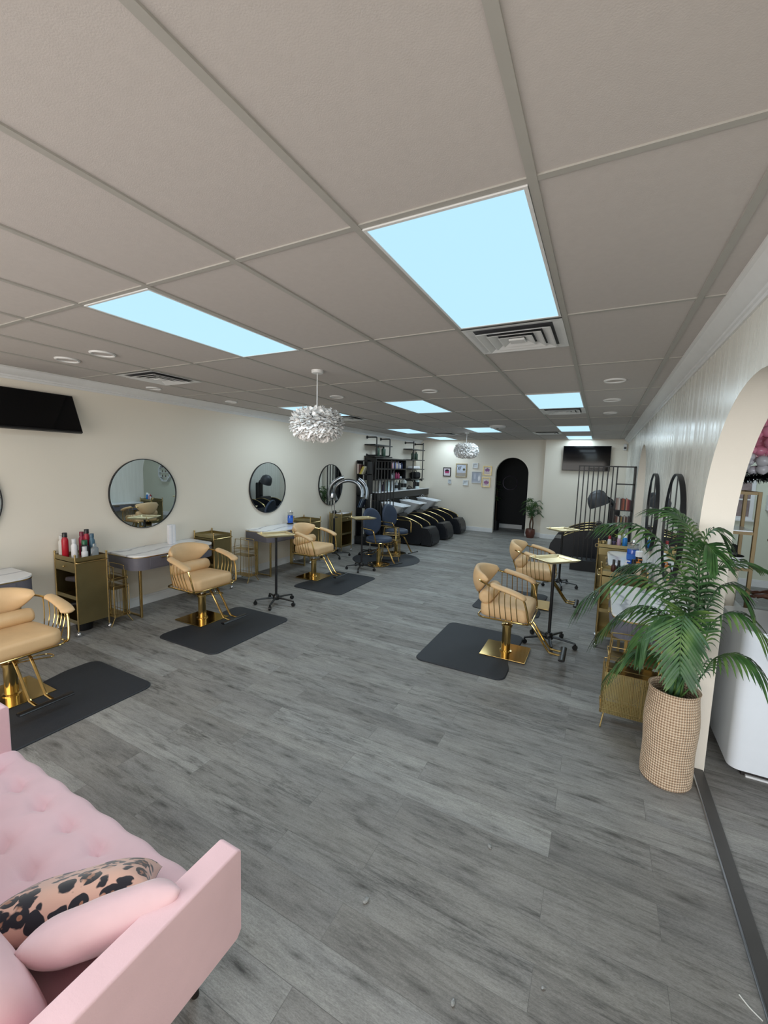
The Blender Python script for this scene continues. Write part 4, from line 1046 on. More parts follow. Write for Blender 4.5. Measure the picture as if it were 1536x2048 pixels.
# counter bottles: position x, y, radius, height
GC = 'bottles on the pale wall counter'
for a in ((8.05, 0.045, 0.30, (200, 206, 210), (190, 196, 200), 'pale grey carton bottle at the left of the wall counter'),
          (8.25, 0.04, 0.24, (60, 44, 70), (30, 24, 34), 'dark violet bottle on the wall counter behind the divider bars'),
          (8.50, 0.052, 0.32, (206, 228, 228), (180, 210, 210), 'tall pale aqua bottle on the wall counter'),
          (8.78, 0.058, 0.33, (216, 222, 228), (24, 24, 28), 'large white bottle with black cap on the wall counter'),
          (9.02, 0.05, 0.27, (206, 212, 218), (210, 214, 218), 'white bottle with a dark label on the wall counter'),
          (9.22, 0.035, 0.27, (24, 26, 32), (24, 26, 32), 'slim black bottle on the wall counter'),
          (9.50, 0.085, 0.33, (206, 212, 210), (220, 222, 222), 'big white jug with black label in the middle of the wall counter'),
          (10.28, 0.035, 0.28, (28, 28, 34), (20, 20, 24), 'slim black bottle beside the last white jug of the wall counter'),
          (10.45, 0.085, 0.36, (206, 222, 222), (226, 232, 232), 'tall white jug with black label at the right end of the wall counter')):
    lathe_bottle('shampoo_jug' if a[1] > 0.08 else 'shampoo_bottle', a[5], (XL+0.20, a[0], 1.25), a[1], a[2], P_(a[3]), P_(a[4]), 0.05, 0.4, group=GC, label_band=P_((26, 28, 32)) if a[1] in (0.085, 0.05) else None)
t = thing('black_tool_tray', 'low black tray of tools between the white jugs on the wall counter', 'tray', (XL+0.2, 9.92, 1.25))
MB().box(-0.1, 0.1, -0.2, 0.2, 0, 0.02, 0.005, 1).build('tray_base', M['black_plastic'], t)
MB().tube(smooth([(0, -0.15, 0.03), (0.0, -0.05, 0.09), (0, 0.06, 0.06), (0, 0.16, 0.04)], 4), 0.014, 8).build('tool', M['black_plastic'], t)
# green bottles on the pipe shelves
for (y, h, lab) in ((8.22-0.32, 0.25, 'dark green bottle on the upper left pipe shelf, left one'), (8.22, 0.25, 'green bottle on the upper left pipe shelf, right one'),
                    (10.12, 0.23, 'dark green bottle on the right pipe shelf, left one'), (10.36, 0.23, 'green bottle on the right pipe shelf, right one')):
    lathe_bottle('green_bottle', lab, (XL+0.19, y, 2.119 if y > 9 else 2.144), 0.055, h, P_((52, 72, 60)), P_((22, 26, 24)), 0.03, 0.35, group='green bottles on the pipe shelves')
# small products in the black shelf
rs = random.Random(5)
pal = [((216, 170, 160), 'peach'), ((200, 120, 126), 'rose'), ((196, 190, 206), 'lilac grey'), ((90, 100, 150), 'steel blue'), ((222, 206, 190), 'ivory'), ((150, 150, 176), 'periwinkle'), ((216, 210, 214), 'white'), ((60, 70, 110), 'navy')]
for i in range(8):
    c, n_ = pal[i]; y = 8.88-0.38+i*0.105
    lathe_bottle('small_product_bottle', '%s little bottle on the top level of the black product shelf' % n_, (XL+0.24, y, 1.841), 0.032, 0.15+0.05*rs.random(), P_(c), P_(c), 0.04, 0.5, group='small bottles, top level of the black shelf', seg=10)
for i, (c, n_) in enumerate((((206, 206, 210), 'white'), ((180, 186, 196), 'pale grey'), ((150, 50, 90), 'magenta'), ((176, 70, 110), 'pink'), ((206, 210, 214), 'pearl'))):
    lathe_bottle('small_product_bottle', '%s little bottle on the lower level of the black product shelf' % n_, (XL+0.24, 8.6+i*0.15, 1.571), 0.036, (0.13, 0.2, 0.17, 0.16, 0.06)[i], P_(c), P_(c), 0.03, 0.5, group='small bottles, lower level of the black shelf', seg=10)
t = thing('black_hair_bag', 'black round bag on the lowest right pipe shelf', 'bag', (XL+0.17, 10.40, 1.548))
MB().box(-0.11, 0.11, -0.19, 0.19, 0.0, 0.20, 0.06, 4).build('bag_body', M['black_cloth'], t); MB().tube(smooth([(0, -0.08, 0.19), (0, -0.06, 0.245), (0, 0.06, 0.245), (0, 0.08, 0.19)], 4), 0.008, 8).build('bag_handle', M['black_cloth'], t)
t = thing('folded_towels', 'white folded towel on the second lowest right pipe shelf', 'towel', (XL+0.16, 10.30, 1.848))
MB().box(-0.10, 0.10, -0.25, 0.25, 0.0, 0.035, 0.015, 3).build('bottom_fold', M['paper'], t); MB().box(-0.10, 0.10, -0.24, 0.24, 0.034, 0.07, 0.015, 3).build('top_fold', M['paper'], t)
t = thing('small_yellow_plant', 'small yellow green plant at the foot of the right divider shelf', 'plant', (1.20, 7.28, 0.90-0.0)); t.location = (1.22, 6.62, 0)
MB().lathe([(0.09, 0), (0.12, 0.02), (0.13, 0.24), (0.12, 0.24), (0.11, 0.20)], seg=18).build('pot', M['black_plastic'], t)
MB().cyl((0, 0, 0.1), (0, 0, 0.86), 0.008, 8).build('stem', M['stem'], t)
lf = MB(); rg = random.Random(2)
for k in range(46):
    a = rg.uniform(0, 2*PI); e = rg.uniform(-0.4, 1.2); d = Vector((math.cos(a)*math.cos(e), math.sin(a)*math.cos(e), math.sin(e))); sd = d.cross(Vector((0, 0, 1))).normalized()
    b0 = Vector((0, 0, 0.80+rg.uniform(-.12, .1))); l = rg.uniform(0.07, 0.13)
    lf.face([b0, b0+d*l*0.5+sd*0.014, b0+d*l, b0+d*l*0.5-sd*0.014])
lf.build('foliage', P_((168, 176, 60), 0.6), t)

# ------------------------------------------------------------------ framed pictures on the back wall
def picture(label, x, z, w, h, frame_m, mat_w, elements, bg, group='framed pictures on the back wall', fr=0.022):
    t = thing('framed_picture', label, 'picture', (x, YB, z), 0, group)
    f = MB()
    for a in ((-w/2, w/2, -h/2, -h/2+fr), (-w/2, w/2, h/2-fr, h/2), (-w/2, -w/2+fr, -h/2+fr, h/2-fr), (w/2-fr, w/2, -h/2+fr, h/2-fr)):
        f.box(a[0], a[1], -0.03, -0.001, a[2], a[3], 0.002, 1)
    f.build('frame', frame_m, t)
    p = MB().box(-w/2+fr*0.9, w/2-fr*0.9, -0.014, -0.002, -h/2+fr*0.9, h/2-fr*0.9).build('print', P_(bg, 0.4), t)
    for k, (kind, cx, cz, ex, ez, rgb) in enumerate(elements):
        if kind == 'e': MB().lathe([(1, -0.0165), (0.99, -0.0145)], (0, 0, 0), 20, 'Y', sx=1, sy=1).build('painted_shape', P_(rgb, 0.4), p) if False else MB().prism([(cx+ex*math.cos(2*PI*i/18), cz+ez*math.sin(2*PI*i/18)*(1+0.25*math.sin(5*PI*i/9))) for i in range(18)], -0.0165-0.0004*k, -0.013, 'Y').build('painted_shape', P_(rgb, 0.4), p)
        elif kind == 'l':
            MB().tube([(cx, -0.0152, cz), (ex, -0.0152, ez)], 0.008, 6).build('painted_stroke', P_(rgb, 0.4), p)
        else: MB().box(cx-ex, cx+ex, -0.0158-0.0004*k, -0.013, cz-ez, cz+ez).build('painted_band', P_(rgb, 0.4), p)
    return t
blk, wood, goldm = M['black_plastic'], simple('pale_wood_frame', (176, 158, 122), 0.5), simple('pale_gold_frame', (226, 206, 150), 0.3, 0.6)
picture('black framed picture of dark and magenta lips shape, leftmost', -3.43, 1.775, 0.25, 0.28, blk, 0, [('e', 0.0, 0.005, 0.075, 0.05, (176, 60, 110)), ('e', 0.0, 0.045, 0.065, 0.03, (34, 20, 34))], (226, 214, 222))
picture('largest picture in a pale wood frame', -2.975, 1.835, 0.35, 0.42, wood, 0, [('b', 0, -0.12, 0.15, 0.05, (170, 160, 150)), ('b', 0, -0.045, 0.15, 0.03, (196, 200, 214)), ('l', -0.12, 0.13, -0.04, -0.0, (24, 26, 36)), ('l', -0.04, 0.13, -0.11, -0.0, (24, 26, 36)), ('l', -0.01, 0.13, -0.03, 0.04, (24, 26, 36)), ('e', 0.085, 0.03, 0.04, 0.035, (92, 92, 72))], (206, 212, 226), fr=0.03)
picture('small white box frame above the grey print', -2.54, 1.99, 0.165, 0.165, M['white_paint'], 0, [('b', 0, 0.03, 0.045, 0.012, (196, 198, 204)), ('b', 0, -0.02, 0.035, 0.010, (196, 198, 204))], (222, 226, 230), fr=0.03)
picture('grey and white unframed style print in a thin white frame', -2.49, 1.64, 0.30, 0.35, M['white_paint'], 0, [('b', -0.03, 0.02, 0.09, 0.12, (170, 176, 190)), ('e', -0.05, 0.03, 0.03, 0.09, (196, 200, 210)), ('e', 0.08, -0.03, 0.035, 0.08, (236, 236, 240))], (186, 190, 200), fr=0.014)
picture('upper gold framed pink and purple print near the arched doorway', -2.17, 1.85, 0.255, 0.275, goldm, 0, [('e', 0.0, 0.02, 0.07, 0.05, (150, 100, 150)), ('b', -0.01, 0.0, 0.045, 0.035, (240, 222, 236)), ('b', 0, -0.07, 0.06, 0.008, (190, 150, 180))], (232, 222, 214), fr=0.024)
picture('lower gold framed pink and purple print near the arched doorway', -2.195, 1.50, 0.255, 0.29, goldm, 0, [('e', 0.01, 0.0, 0.075, 0.05, (158, 104, 150)), ('b', -0.02, 0.03, 0.04, 0.03, (242, 226, 238)), ('e', 0.0, -0.06, 0.04, 0.02, (200, 160, 190))], (232, 222, 214), fr=0.024)
picture('smallest white tile with grey lines, left under the lips picture', -3.33, 1.48, 0.11, 0.135, M['white_paint'], 0, [('b', 0, 0.03, 0.03, 0.006, (150, 154, 160)), ('b', 0, 0.0, 0.03, 0.006, (150, 154, 160)), ('b', 0, -0.03, 0.03, 0.006, (150, 154, 160))], (214, 220, 224), fr=0.012)
picture('small white box frame under the largest picture', -2.82, 1.46, 0.17, 0.165, M['white_paint'], 0, [('b', -0.01, 0.025, 0.04, 0.006, (176, 182, 188)), ('b', -0.02, -0.005, 0.03, 0.006, (176, 182, 188))], (220, 226, 230), fr=0.022)
t = thing('wall_switch', 'small white switch plate on the back wall left of the arched doorway', 'switch', (-2.62, YB, 1.12)); t.location = (1.35, YB2, 2.56); t['label'] = 'small white speaker box high in the right back corner'; t.name = 'corner_speaker'; t['category'] = 'speaker'
MB().box(-0.035, 0.035, -0.06, -0.001, -0.09, 0.07, 0.008, 2).build('speaker_body', M['white_paint'], t); MB().box(-0.025, 0.025, -0.062, -0.058, -0.06, 0.0, 0.002, 1).build('speaker_grille', M['dark_grey'], t)
# hoop and hanging leaves in the corridor
t = thing('ring_ornament', 'pale thin ring on the black corridor wall', 'ring', (-1.73, 12.43, 1.475))
MB().tube([(0.225*math.cos(2*PI*k/40), 0, 0.225*math.sin(2*PI*k/40)) for k in range(40)], 0.012, 8, closed=True).build('ring', simple('mauve_metal', (96, 88, 100), 0.3, 0.6), t); MB().sphere((0, 0, 0), 0.015, seg=8, rings=6).build('hook', M['dark_grey'], t); MB().cyl((0, 0, 0), (0, 0, 0.225), 0.002, 6).build('wire', M['dark_grey'], t)

# ------------------------------------------------------------------ palms
def frond(t, pts, leaf_l=0.22, n=26, droop=0.5, name='frond', wmax=0.014, seedv=1, start=0.22, bend=1.0):
    rg = random.Random(seedv)
    path = smooth([Vector(p) for p in pts], 10); m_ = len(path)
    mb = MB(); mb.tube(path[::2]+([path[-1]] if (m_-1) % 2 else []), [0.006*(1-0.75*i/(m_//2)) for i in range(len(path[::2]+([path[-1]] if (m_-1) % 2 else [])))], 6)
    B = mb.bm
    for k in range(n):
        u = start+(1-start)*(k+0.5)/n; i = min(m_-2, int(u*(m_-1))); fr = u*(m_-1)-i
        p = path[i].lerp(path[i+1], fr); d = (path[min(i+2, m_-1)]-path[max(0, i-1)]).normalized()
        side0 = d.cross(Vector((0, 0, 1)))
        side0 = side0.normalized() if side0.length > 1e-3 else Vector((1, 0, 0))
        up = side0.cross(d).normalized()
        env = math.sin(PI*min(1, (u-start)/(1-start)*0.82+0.18))**0.6
        for s in (-1, 1):
            sd = side0*s
            ll = leaf_l*(0.45+0.55*env)*rg.uniform(0.88, 1.08)
            dirv = (sd*0.80+d*(0.45+0.75*u*u)+up*0.15).normalized()
            w = wmax*rg.uniform(0.85, 1.15)
            prev = None; nr = 5
            wv = dirv.cross(up).normalized() if dirv.cross(up).length > 1e-3 else d
            wv = (wv+up*0.25*rg.uniform(-1, 1)).normalized()
            for q in range(nr+1):
                f = q/nr; c = p+dirv*(ll*f)+Vector((0, 0, -1))*(droop*ll*f*f*bend)
                ww = w*(0.35+1.3*f)*(1-f)**0.55 if f < 1 else 0.0006
                ww = min(w, ww)
                a, m2, b_ = B.verts.new(c-wv*ww), B.verts.new(c-up*ww*0.35), B.verts.new(c+wv*ww)
                if prev: B.faces.new((prev[0], prev[1], m2, a)); B.faces.new((prev[1], prev[2], b_, m2))
                prev = (a, m2, b_)
    return mb.build(name, M['leaf'], t, sharp=0)
BX, BY = 1.355, 1.61
palm = thing('potted_palm', 'large green palm in a woven basket beside the white arch', 'palm', (BX, BY, 0))
prof = [(0.120, 0.0), (0.132, 0.006)]
for k in range(1, 37):
    z = 0.0165*k; r = 0.134+0.009*math.sin(z*5.2)+0.004*math.sin(z*17+1); prof += [(r-0.003, z-0.006), (r, z)]
prof += [(0.137, 0.600), (0.131, 0.604), (0.124, 0.596)]
for k in range(36, 28, -1): prof += [(0.122, 0.0165*k-0.002), (0.126, 0.0165*k-0.009)]
MB().lathe(prof, seg=56).build('basket', M['weave'], palm, sharp=0)
MB().lathe([(0.124, 0.49), (0.08, 0.505), (0.01, 0.51)], seg=24).build('moss', M['moss'], palm)
FR = [
    ((1.425, 1.620, 1.193), (1.384, 1.660, 1.513), (1.285, 1.720, 1.650), (1.176, 1.800, 1.676)),
    ((1.387, 1.660, 1.144), (1.292, 1.740, 1.396), (1.096, 1.820, 1.559), (0.892, 1.900, 1.539)),
    ((1.379, 1.620, 0.999), (1.262, 1.660, 1.186), (1.044, 1.700, 1.240), (0.823, 1.740, 1.039)),
    ((1.387, 1.660, 0.860), (1.272, 1.740, 1.019), (1.097, 1.800, 1.002), (0.928, 1.860, 0.769)),
    ((1.362, 1.560, 0.704), (1.258, 1.560, 0.804), (1.115, 1.560, 0.786), (0.989, 1.560, 0.597)),
    ((1.387, 1.500, 0.981), (1.338, 1.420, 1.130), (1.311, 1.330, 1.026), (1.313, 1.260, 0.841)),
    ((1.428, 1.600, 1.229), (1.417, 1.600, 1.511), (1.456, 1.600, 1.588), (1.506, 1.580, 1.544)),
    ((1.448, 1.620, 1.044), (1.467, 1.620, 1.305), (1.561, 1.620, 1.408), (1.671, 1.640, 1.398)),
    ((1.441, 1.580, 0.995), (1.476, 1.560, 1.218), (1.548, 1.540, 1.293), (1.621, 1.520, 1.211)),
    ((1.449, 1.540, 0.889), (1.487, 1.500, 1.091), (1.582, 1.460, 1.157), (1.718, 1.420, 1.028)),
    ((1.469, 1.540, 0.742), (1.512, 1.500, 0.876), (1.615, 1.460, 0.926), (1.745, 1.420, 0.810)),
    ((1.421, 1.660, 1.150), (1.389, 1.700, 1.415), (1.347, 1.760, 1.589), (1.291, 1.820, 1.674)),
    ((1.413, 1.700, 0.979), (1.361, 1.780, 1.172), (1.219, 1.860, 1.298), (1.058, 1.920, 1.264)),
    ((1.417, 1.560, 1.118), (1.390, 1.520, 1.390), (1.396, 1.460, 1.516), (1.437, 1.400, 1.475)),
    ((1.394, 1.560, 0.899), (1.304, 1.500, 1.054), (1.202, 1.460, 1.046), (1.124, 1.420, 0.891)),
]
LL = [0.19, 0.21, 0.25, 0.20, 0.15, 0.205, 0.15, 0.20, 0.17, 0.18, 0.17, 0.22, 0.21, 0.19, 0.18]
rg = random.Random(11)
for i, f in enumerate(FR):
    a = 2*PI*i/15; b0 = Vector((0.035*math.cos(a), 0.035*math.sin(a), 0.47))
    loc = [Vector(p)-Vector((BX, BY, 0)) for p in f]
    mid = b0.lerp(loc[0], 0.5)
    frond(palm, [b0, mid]+loc, LL[i]*1.0, 23, (0.6, 0.8, 0.95, 0.9, 0.8, 0.2, 0.6, 0.5, 0.6, 0.8, 0.9, 0.7, 0.85, 0.6, 0.8)[i], 'frond', 0.0125, i, 0.38, 1.0)
for i in range(5):
    a = 2*PI*i/5; MB().tube([(0.03*math.cos(a), 0.03*math.sin(a), 0.46), (0.028*math.cos(a)+0.01, 0.03*math.sin(a), 0.75), (0.02*math.cos(a)+0.03, 0.02*math.sin(a), 1.0)], [0.013, 0.011, 0.007], 8).build('cane', M['stem'], palm)
sp_ = thing('small_potted_palm', 'small green palm in a brown pot right of the arched doorway', 'palm', (-0.80, 10.86, 0))
MB().lathe([(0.09, 0), (0.10, 0.01), (0.135, 0.13), (0.13, 0.22), (0.115, 0.25), (0.105, 0.25), (0.105, 0.20), (0.01, 0.20)], seg=24).build('pot', M['terracotta'], sp_)
MB().tube(smooth([(0, 0, 0.18), (-0.02, 0, 0.4), (0.02, 0, 0.62), (0.0, 0, 0.75)], 4), 0.022, 10).build('trunk', M['wood_stem'], sp_)
MB().tube(smooth([(0.04, 0, 0.18), (0.06, 0, 0.4), (0.03, 0, 0.6)], 4), 0.018, 10).build('trunk', M['wood_stem'], sp_)
for i in range(16):
    a = 2.4*i; e = 0.25+0.6*(i/16); ln = 0.36-0.004*i
    b0 = Vector((0, 0, 0.5+0.02*i)); p1 = b0+Vector((math.cos(a)*ln*0.45, math.sin(a)*ln*0.45, 0.16+0.16*e)); p2 = b0+Vector((math.cos(a)*ln*0.8, math.sin(a)*ln*0.7*0.5, 0.10+0.22*e))
    if p2.y > 0.13: p2.y = 0.13
    if p1.y > 0.13: p1.y = 0.13
    frond(sp_, [b0, p1, p2], 0.13, 12, 0.5, 'frond', 0.013, i, 0.1)
hv = thing('hanging_leafy_plant', 'dim leafy plant on the left inside the dark corridor', 'plant', (-1.98, 11.75, 0))
MB().lathe([(0.10, 0), (0.12, 0.01), (0.13, 0.3), (0.12, 0.3), (0.11, 0.25)], seg=16).build('pot', M['black_plastic'], hv)
MB().cyl((0, 0, 0.2), (0, 0, 1.3), 0.012, 8).build('stem', M['wood_stem'], hv)
for k, (z, s) in enumerate(((1.28, 1.0), (1.02, 0.9), (1.48, 0.6))):
    lf = MB(); rg2 = random.Random(k)
    for q in range(26):
        a = rg2.uniform(0, 2*PI); r0 = 0.14*s; c = Vector((r0*math.cos(a)*rg2.random(), r0*math.sin(a)*rg2.random(), z+rg2.uniform(-.09, .09)*s)); d = Vector((math.cos(a), math.sin(a), -0.3)).normalized(); sd = d.cross(Vector((0, 0, 1))).normalized()
        lf.face([c, c+d*0.04+sd*0.03, c+d*0.09, c+d*0.04-sd*0.03])
    lf.build('foliage', M['leaf'], hv)

# ------------------------------------------------------------------ pink sofa
sofa = thing('pink_sofa', 'pink velvet tufted sofa at the lower left corner', 'sofa', (-0.90, -0.85, 0))
SX0, SX1 = -0.735, 0.752      # seat extent in x (local)
seat = MB(); B = seat.bm
prof = smooth([(0.30, 0.26), (0.355, 0.265), (0.375, 0.30), (0.378, 0.37), (0.36, 0.425), (0.31, 0.452), (0.2, 0.462), (0.0, 0.465), (-0.2, 0.46), (-0.30, 0.45)], 8)
prof = [(p.x, p.y) for p in [Vector((a[0], a[1], 0)) for a in prof]]
NX = 190; tufts = []
for r in range(4):
    for k in range(-1, 9):
        tufts.append((SX0+0.10+k*0.205+(0.10 if r % 2 else 0), 0.245-r*0.165))
rows = []
for i in range(NX+1):
    x = SX0+(SX1-SX0)*i/NX; row = []
    for j, (y, z) in enumerate(prof):
        j0, j1 = max(0, j-1), min(len(prof)-1, j+1); n = Vector((0, -(prof[j1][1]-prof[j0][1]), (prof[j1][0]-prof[j0][0]))); n = -n.normalized() if n.length else Vector((0, 0, 1))
        if n.z < -0.2 and j > 6: n = -n
        d = 0.0
        if z > 0.40 or y < 0.33:
            for (tx, ty) in tufts:
                dx, dy = x-tx, y-ty
                if abs(dx) < 0.22 and abs(dy) < 0.14:
                    d += 0.036*math.exp(-(dx*dx)/(0.055**2)-(dy*dy)/(0.016**2))+0.012*math.exp(-(dx*dx)/(0.02**2)-(dy*dy)/(0.06**2))+0.012*math.exp(-(dx*dx+dy*dy)/0.004)
        sc = 0.004*math.cos((x-SX0)/0.205*2*PI) if y > 0.28 else 0
        row.append(B.verts.new(Vector((x, y, z))+Vector((0, 0, 1))*(-d)*(1 if y < 0.34 else 0.3)+Vector((0, 1, 0))*sc))
    rows.append(row)
for a, b_ in zip(rows, rows[1:]):
    for j in range(len(prof)-1): B.faces.new((a[j], a[j+1], b_[j+1], b_[j]))
seat.build('tufted_seat', M['pink_velvet'], sofa, sharp=0)
MB().box(SX0, SX1, -0.33, 0.34, 0.25, 0.40, 0.02, 2).build('seat_base', M['pink_velvet'], sofa)
for x0, x1 in ((0.748, 0.832), (-0.82, -0.732)):
    mb = MB(); poly = [(-0.42, 0.37), (0.325, 0.37), (0.343, 0.392), (0.345, 0.67), (0.332, 0.682), (-0.42, 0.682)]
    g = mb.prism(poly, x0, x1, 'X')
    bmesh.ops.bevel(mb.bm, geom=list(mb.bm.edges), offset=0.007, segments=3, affect='EDGES', profile=0.5)
    mb.wn = True; mb.build('armrest', M['pink_velvet'], sofa, sharp=50)
bk = MB(); rings = []
for (x, s) in ((-0.73, 0.6), (-0.725, 0.85), (-0.70, 1.0), (0.54, 1.0), (0.61, 0.95), (0.65, 0.86), (0.68, 0.70), (0.69, 0.4)):
    ring = []
    for k in range(24):
        a = 2*PI*k/24; cy, cz = math.cos(a), math.sin(a)
        sy = 0.10*(abs(cy)**0.7)*(1 if cy > 0 else -1); sz = 0.20*(abs(cz)**0.7)*(1 if cz > 0 else -1)
        ring.append((x, -0.205+sy*s-0.25*sz*s, 0.60+sz*s))
    rings.append(ring)
bk.ring_loft(rings).build('back_cushion', M['pink_velvet'], sofa, sharp=0)
MB().box(-0.73, 0.75, -0.42, -0.37, 0.30, 0.60, 0.02, 2).build('back_frame', M['pink_velvet'], sofa)
for (x, y) in ((0.60, 0.31), (-0.62, 0.31), (0.60, -0.33), (-0.62, -0.33)):
    MB().tube([(x, y, 0.26), (x+0.01*(1 if x > 0 else -1), y+0.02, 0.0)], [0.022, 0.014], 12).build('leg', M['dark_foot'], sofa)
def pillow(name, label, c, e, T, w, h, th, mat, cat='pillow'):
    e = Vector(e).normalized(); nh = Vector((-e.y, e.x, 0)); z = Vector((0, 0, 1))
    up = math.cos(T)*z-math.sin(T)*nh; nn = math.cos(T)*nh+math.sin(T)*z
    mb = MB(); n = 36; rg = random.Random(4)
    R = Matrix(((e.x, up.x, nn.x), (e.y, up.y, nn.y), (e.z, up.z, nn.z)))
    for s in (-1, 1):
        V = []
        for i in range(n+1):
            row = []
            for j in range(n+1):
                u, v = -1+2*i/n, -1+2*j/n
                k = (max(0, 1-u**4)**0.55)*(max(0, 1-v**4)**0.55)
                pinch = 1-0.07*(1-u*u)*(abs(v)**3)-0.0; pinch2 = 1-0.07*(1-v*v)*(abs(u)**3)
                wr = 0.004*math.sin(9*u+3*v)*min(k, 1)*(abs(u)+abs(v))*0.7*min(1, k*3)
                row.append(mb.bm.verts.new((u*w/2*pinch2, v*h/2*pinch, s*(th/2*k+wr*s*0.6 if k > 0 else 0))))
            V.append(row)
        for i in range(n):
            for j in range(n): mb.bm.faces.new((V[i][j], V[i+1][j], V[i+1][j+1], V[i][j+1]))
    bmesh.ops.remove_doubles(mb.bm, verts=mb.bm.verts, dist=1e-4)
    o = mb.build(name, mat, None, sharp=0); o.matrix_world = Matrix.Translation(c) @ R.to_4x4()
    tag(o, label, cat); return o
pillow('velvet_pillow', 'pale pink velvet pillow leaning against the sofa arm', (-0.285, -0.79, 0.588), (0.58, 0.81, 0), math.radians(40), 0.37, 0.31, 0.12, M['pink_satin'])
pillow('leopard_pillow', 'leopard print pillow resting against the pale pink pillow', (-0.455, -0.79, 0.568), (0.66, 0.75, 0), math.radians(54), 0.43, 0.30, 0.13, M['leopard'])

# ------------------------------------------------------------------ side room seen through the arch
t = thing('reception_desk', 'white glossy reception desk behind the palm, seen through the arch', 'desk', (1.715, 1.84, 0))
b_ = MB(); b_.ring_loft([[(x, y, 0.055) for x, y in rrect(0, 1.15, 0.0, 0.58, 0.06, 6)], [(x, y, 0.95) for x, y in rrect(0, 1.15, 0.0, 0.58, 0.06, 6)]]); b_.build('front_body', M['white_gloss'], t, sharp=60)
MB().prism(rrect(0.004, 1.146, 0.004, 0.576, 0.06, 6), 0.95, 0.957).build('desk_top', M['white_gloss'], t)
MB().box(0.08, 1.07, 0.05, 0.53, 0.0, 0.056).build('plinth', M['dark_foot'], t)
MB().box(0.10, 0.40, 0.035, 0.05, 0.0, 0.012).build('floor_trim', M['white_paint'], t)
t = thing('white_side_cabinet', 'small white cabinet between the reception desk and the gold shelf', 'cabinet', (1.79, 2.72, 0))
MB().box(-0.15, 0.14, -0.16, 0.16, 0.0, 0.84, 0.006, 1).build('body', M['white_paint'], t); MB().box(-0.16, 0.15, -0.17, 0.17, 0.84, 0.86, 0.006, 1).build('top_board', M['white_gloss'], t)
t = thing('cream_planter', 'cream tapered pot on the small white cabinet', 'pot', (1.80, 2.80, 0.86))
MB().lathe([(0.066, 0), (0.074, 0.006), (0.084, 0.29), (0.086, 0.30), (0.078, 0.30), (0.070, 0.27), (0.01, 0.27)], seg=28).build('pot_body', M['cream'], t)
MB().lathe([(0.076, 0.272), (0.01, 0.276)], seg=20).build('soil', M['moss'], t)
GF = simple('antique_gold_frame', (120, 98, 58), 0.45, 0.25)
t = thing('gold_display_shelf', 'tall gold framed display shelf in the side room beside the arch', 'shelf unit', (1.67, 2.90, 0))
for (x, y) in ((0, 0), (0.31, 0), (0, 0.36), (0.31, 0.36)): MB().box(x-0.013, x+0.013, y-0.013, y+0.013, 0, 1.78, 0.002, 1).build('post', GF, t)
for z in (0.35, 0.80, 1.15, 1.445, 1.767):
    for (a, bb, c, d) in ((0.013, 0.297, -0.012, 0.012), (0.013, 0.297, 0.348, 0.372), (-0.012, 0.012, 0.013, 0.347), (0.298, 0.322, 0.013, 0.347)): MB().box(a, bb, c, d, z-0.012, z+0.012).build('rail', GF, t)
    if z < 1.7: MB().box(0.0, 0.31, 0.0, 0.36, z+0.012, z+0.02).build('white_board', M['white_gloss'], t)
t = thing('white_storage_box', 'white box on the gold shelf under the black hat', 'box', (1.86, 3.06, 1.17))
MB().box(-0.08, 0.09, -0.06, 0.06, 0.0, 0.055, 0.003, 1).build('box_body', M['white_gloss'], t); MB().box(-0.082, 0.092, -0.062, 0.062, 0.045, 0.062, 0.003, 1).build('lid', M['white_paint'], t)
t = thing('black_hat', 'black hat resting on the white box of the gold shelf', 'hat', (1.87, 3.06, 1.234))
MB().lathe([(0.10, 0.0), (0.10, 0.004), (0.055, 0.01), (0.05, 0.085), (0.035, 0.095), (0.005, 0.09)], seg=24).build('hat_body', M['black_cloth'], t); MB().lathe([(0.0565, 0.012), (0.0555, 0.03)], seg=24, cap=False).build('hat_band', M['dark_grey'], t)
lathe_bottle('tall_black_bottle', 'tall black bottle on the gold shelf next to the white arch', (1.745, 3.06, 1.17), 0.032, 0.21, P_((20, 22, 26)), P_((20, 22, 26)), 0.05, 0.5)
# window of the side room
wo = struct('window_3', MB().box(2.5, 3.215, YE-0.03, YE-0.001, 1.16, 1.21).box(2.5, 3.215, YE-0.03, YE-0.001, 1.80, 1.86).box(2.5, 2.555, YE-0.03, YE-0.001, 1.21, 1.80).box(3.16, 3.215, YE-0.03, YE-0.001, 1.21, 1.80).box(2.47, 3.245, YE-0.05, YE-0.001, 1.13, 1.16), M['white_paint'])
MB().box(2.555, 3.16, YE-0.022, YE-0.014, 1.21, 1.80).build('pane', simple('dusky_window_pane', (128, 108, 108), 0.15, 0, 0.5, 5), wo)
MB().box(2.555, 3.16, YE-0.028, YE-0.012, 1.49, 1.515).build('sash_bar', M['white_paint'], wo)
t = thing('octagonal_mirror_shelf', 'white octagonal wall shelf cut off by the right picture edge', 'wall shelf', (3.68, YE, 1.47))
def octo(R, y): return [(R*math.cos(PI/8+k*PI/4), y, R*1.0*math.sin(PI/8+k*PI/4)) for k in range(8)]
f = MB(); f.ring_loft([octo(0.33, -0.001), octo(0.33, -0.10), octo(0.29, -0.10), octo(0.29, -0.001)], cap=False, closed=True); f.build('frame', M['white_paint'], t, sharp=20)
MB().ring_loft([octo(0.292, -0.002), octo(0.292, -0.012)]).build('back_board', M['wall_side'], t)
for k, z in enumerate((-0.16, 0.0, 0.15)):
    MB().box(-0.26, 0.26, -0.095, -0.012, z, z+0.012).build('shelf_board', M['white_paint'], t)
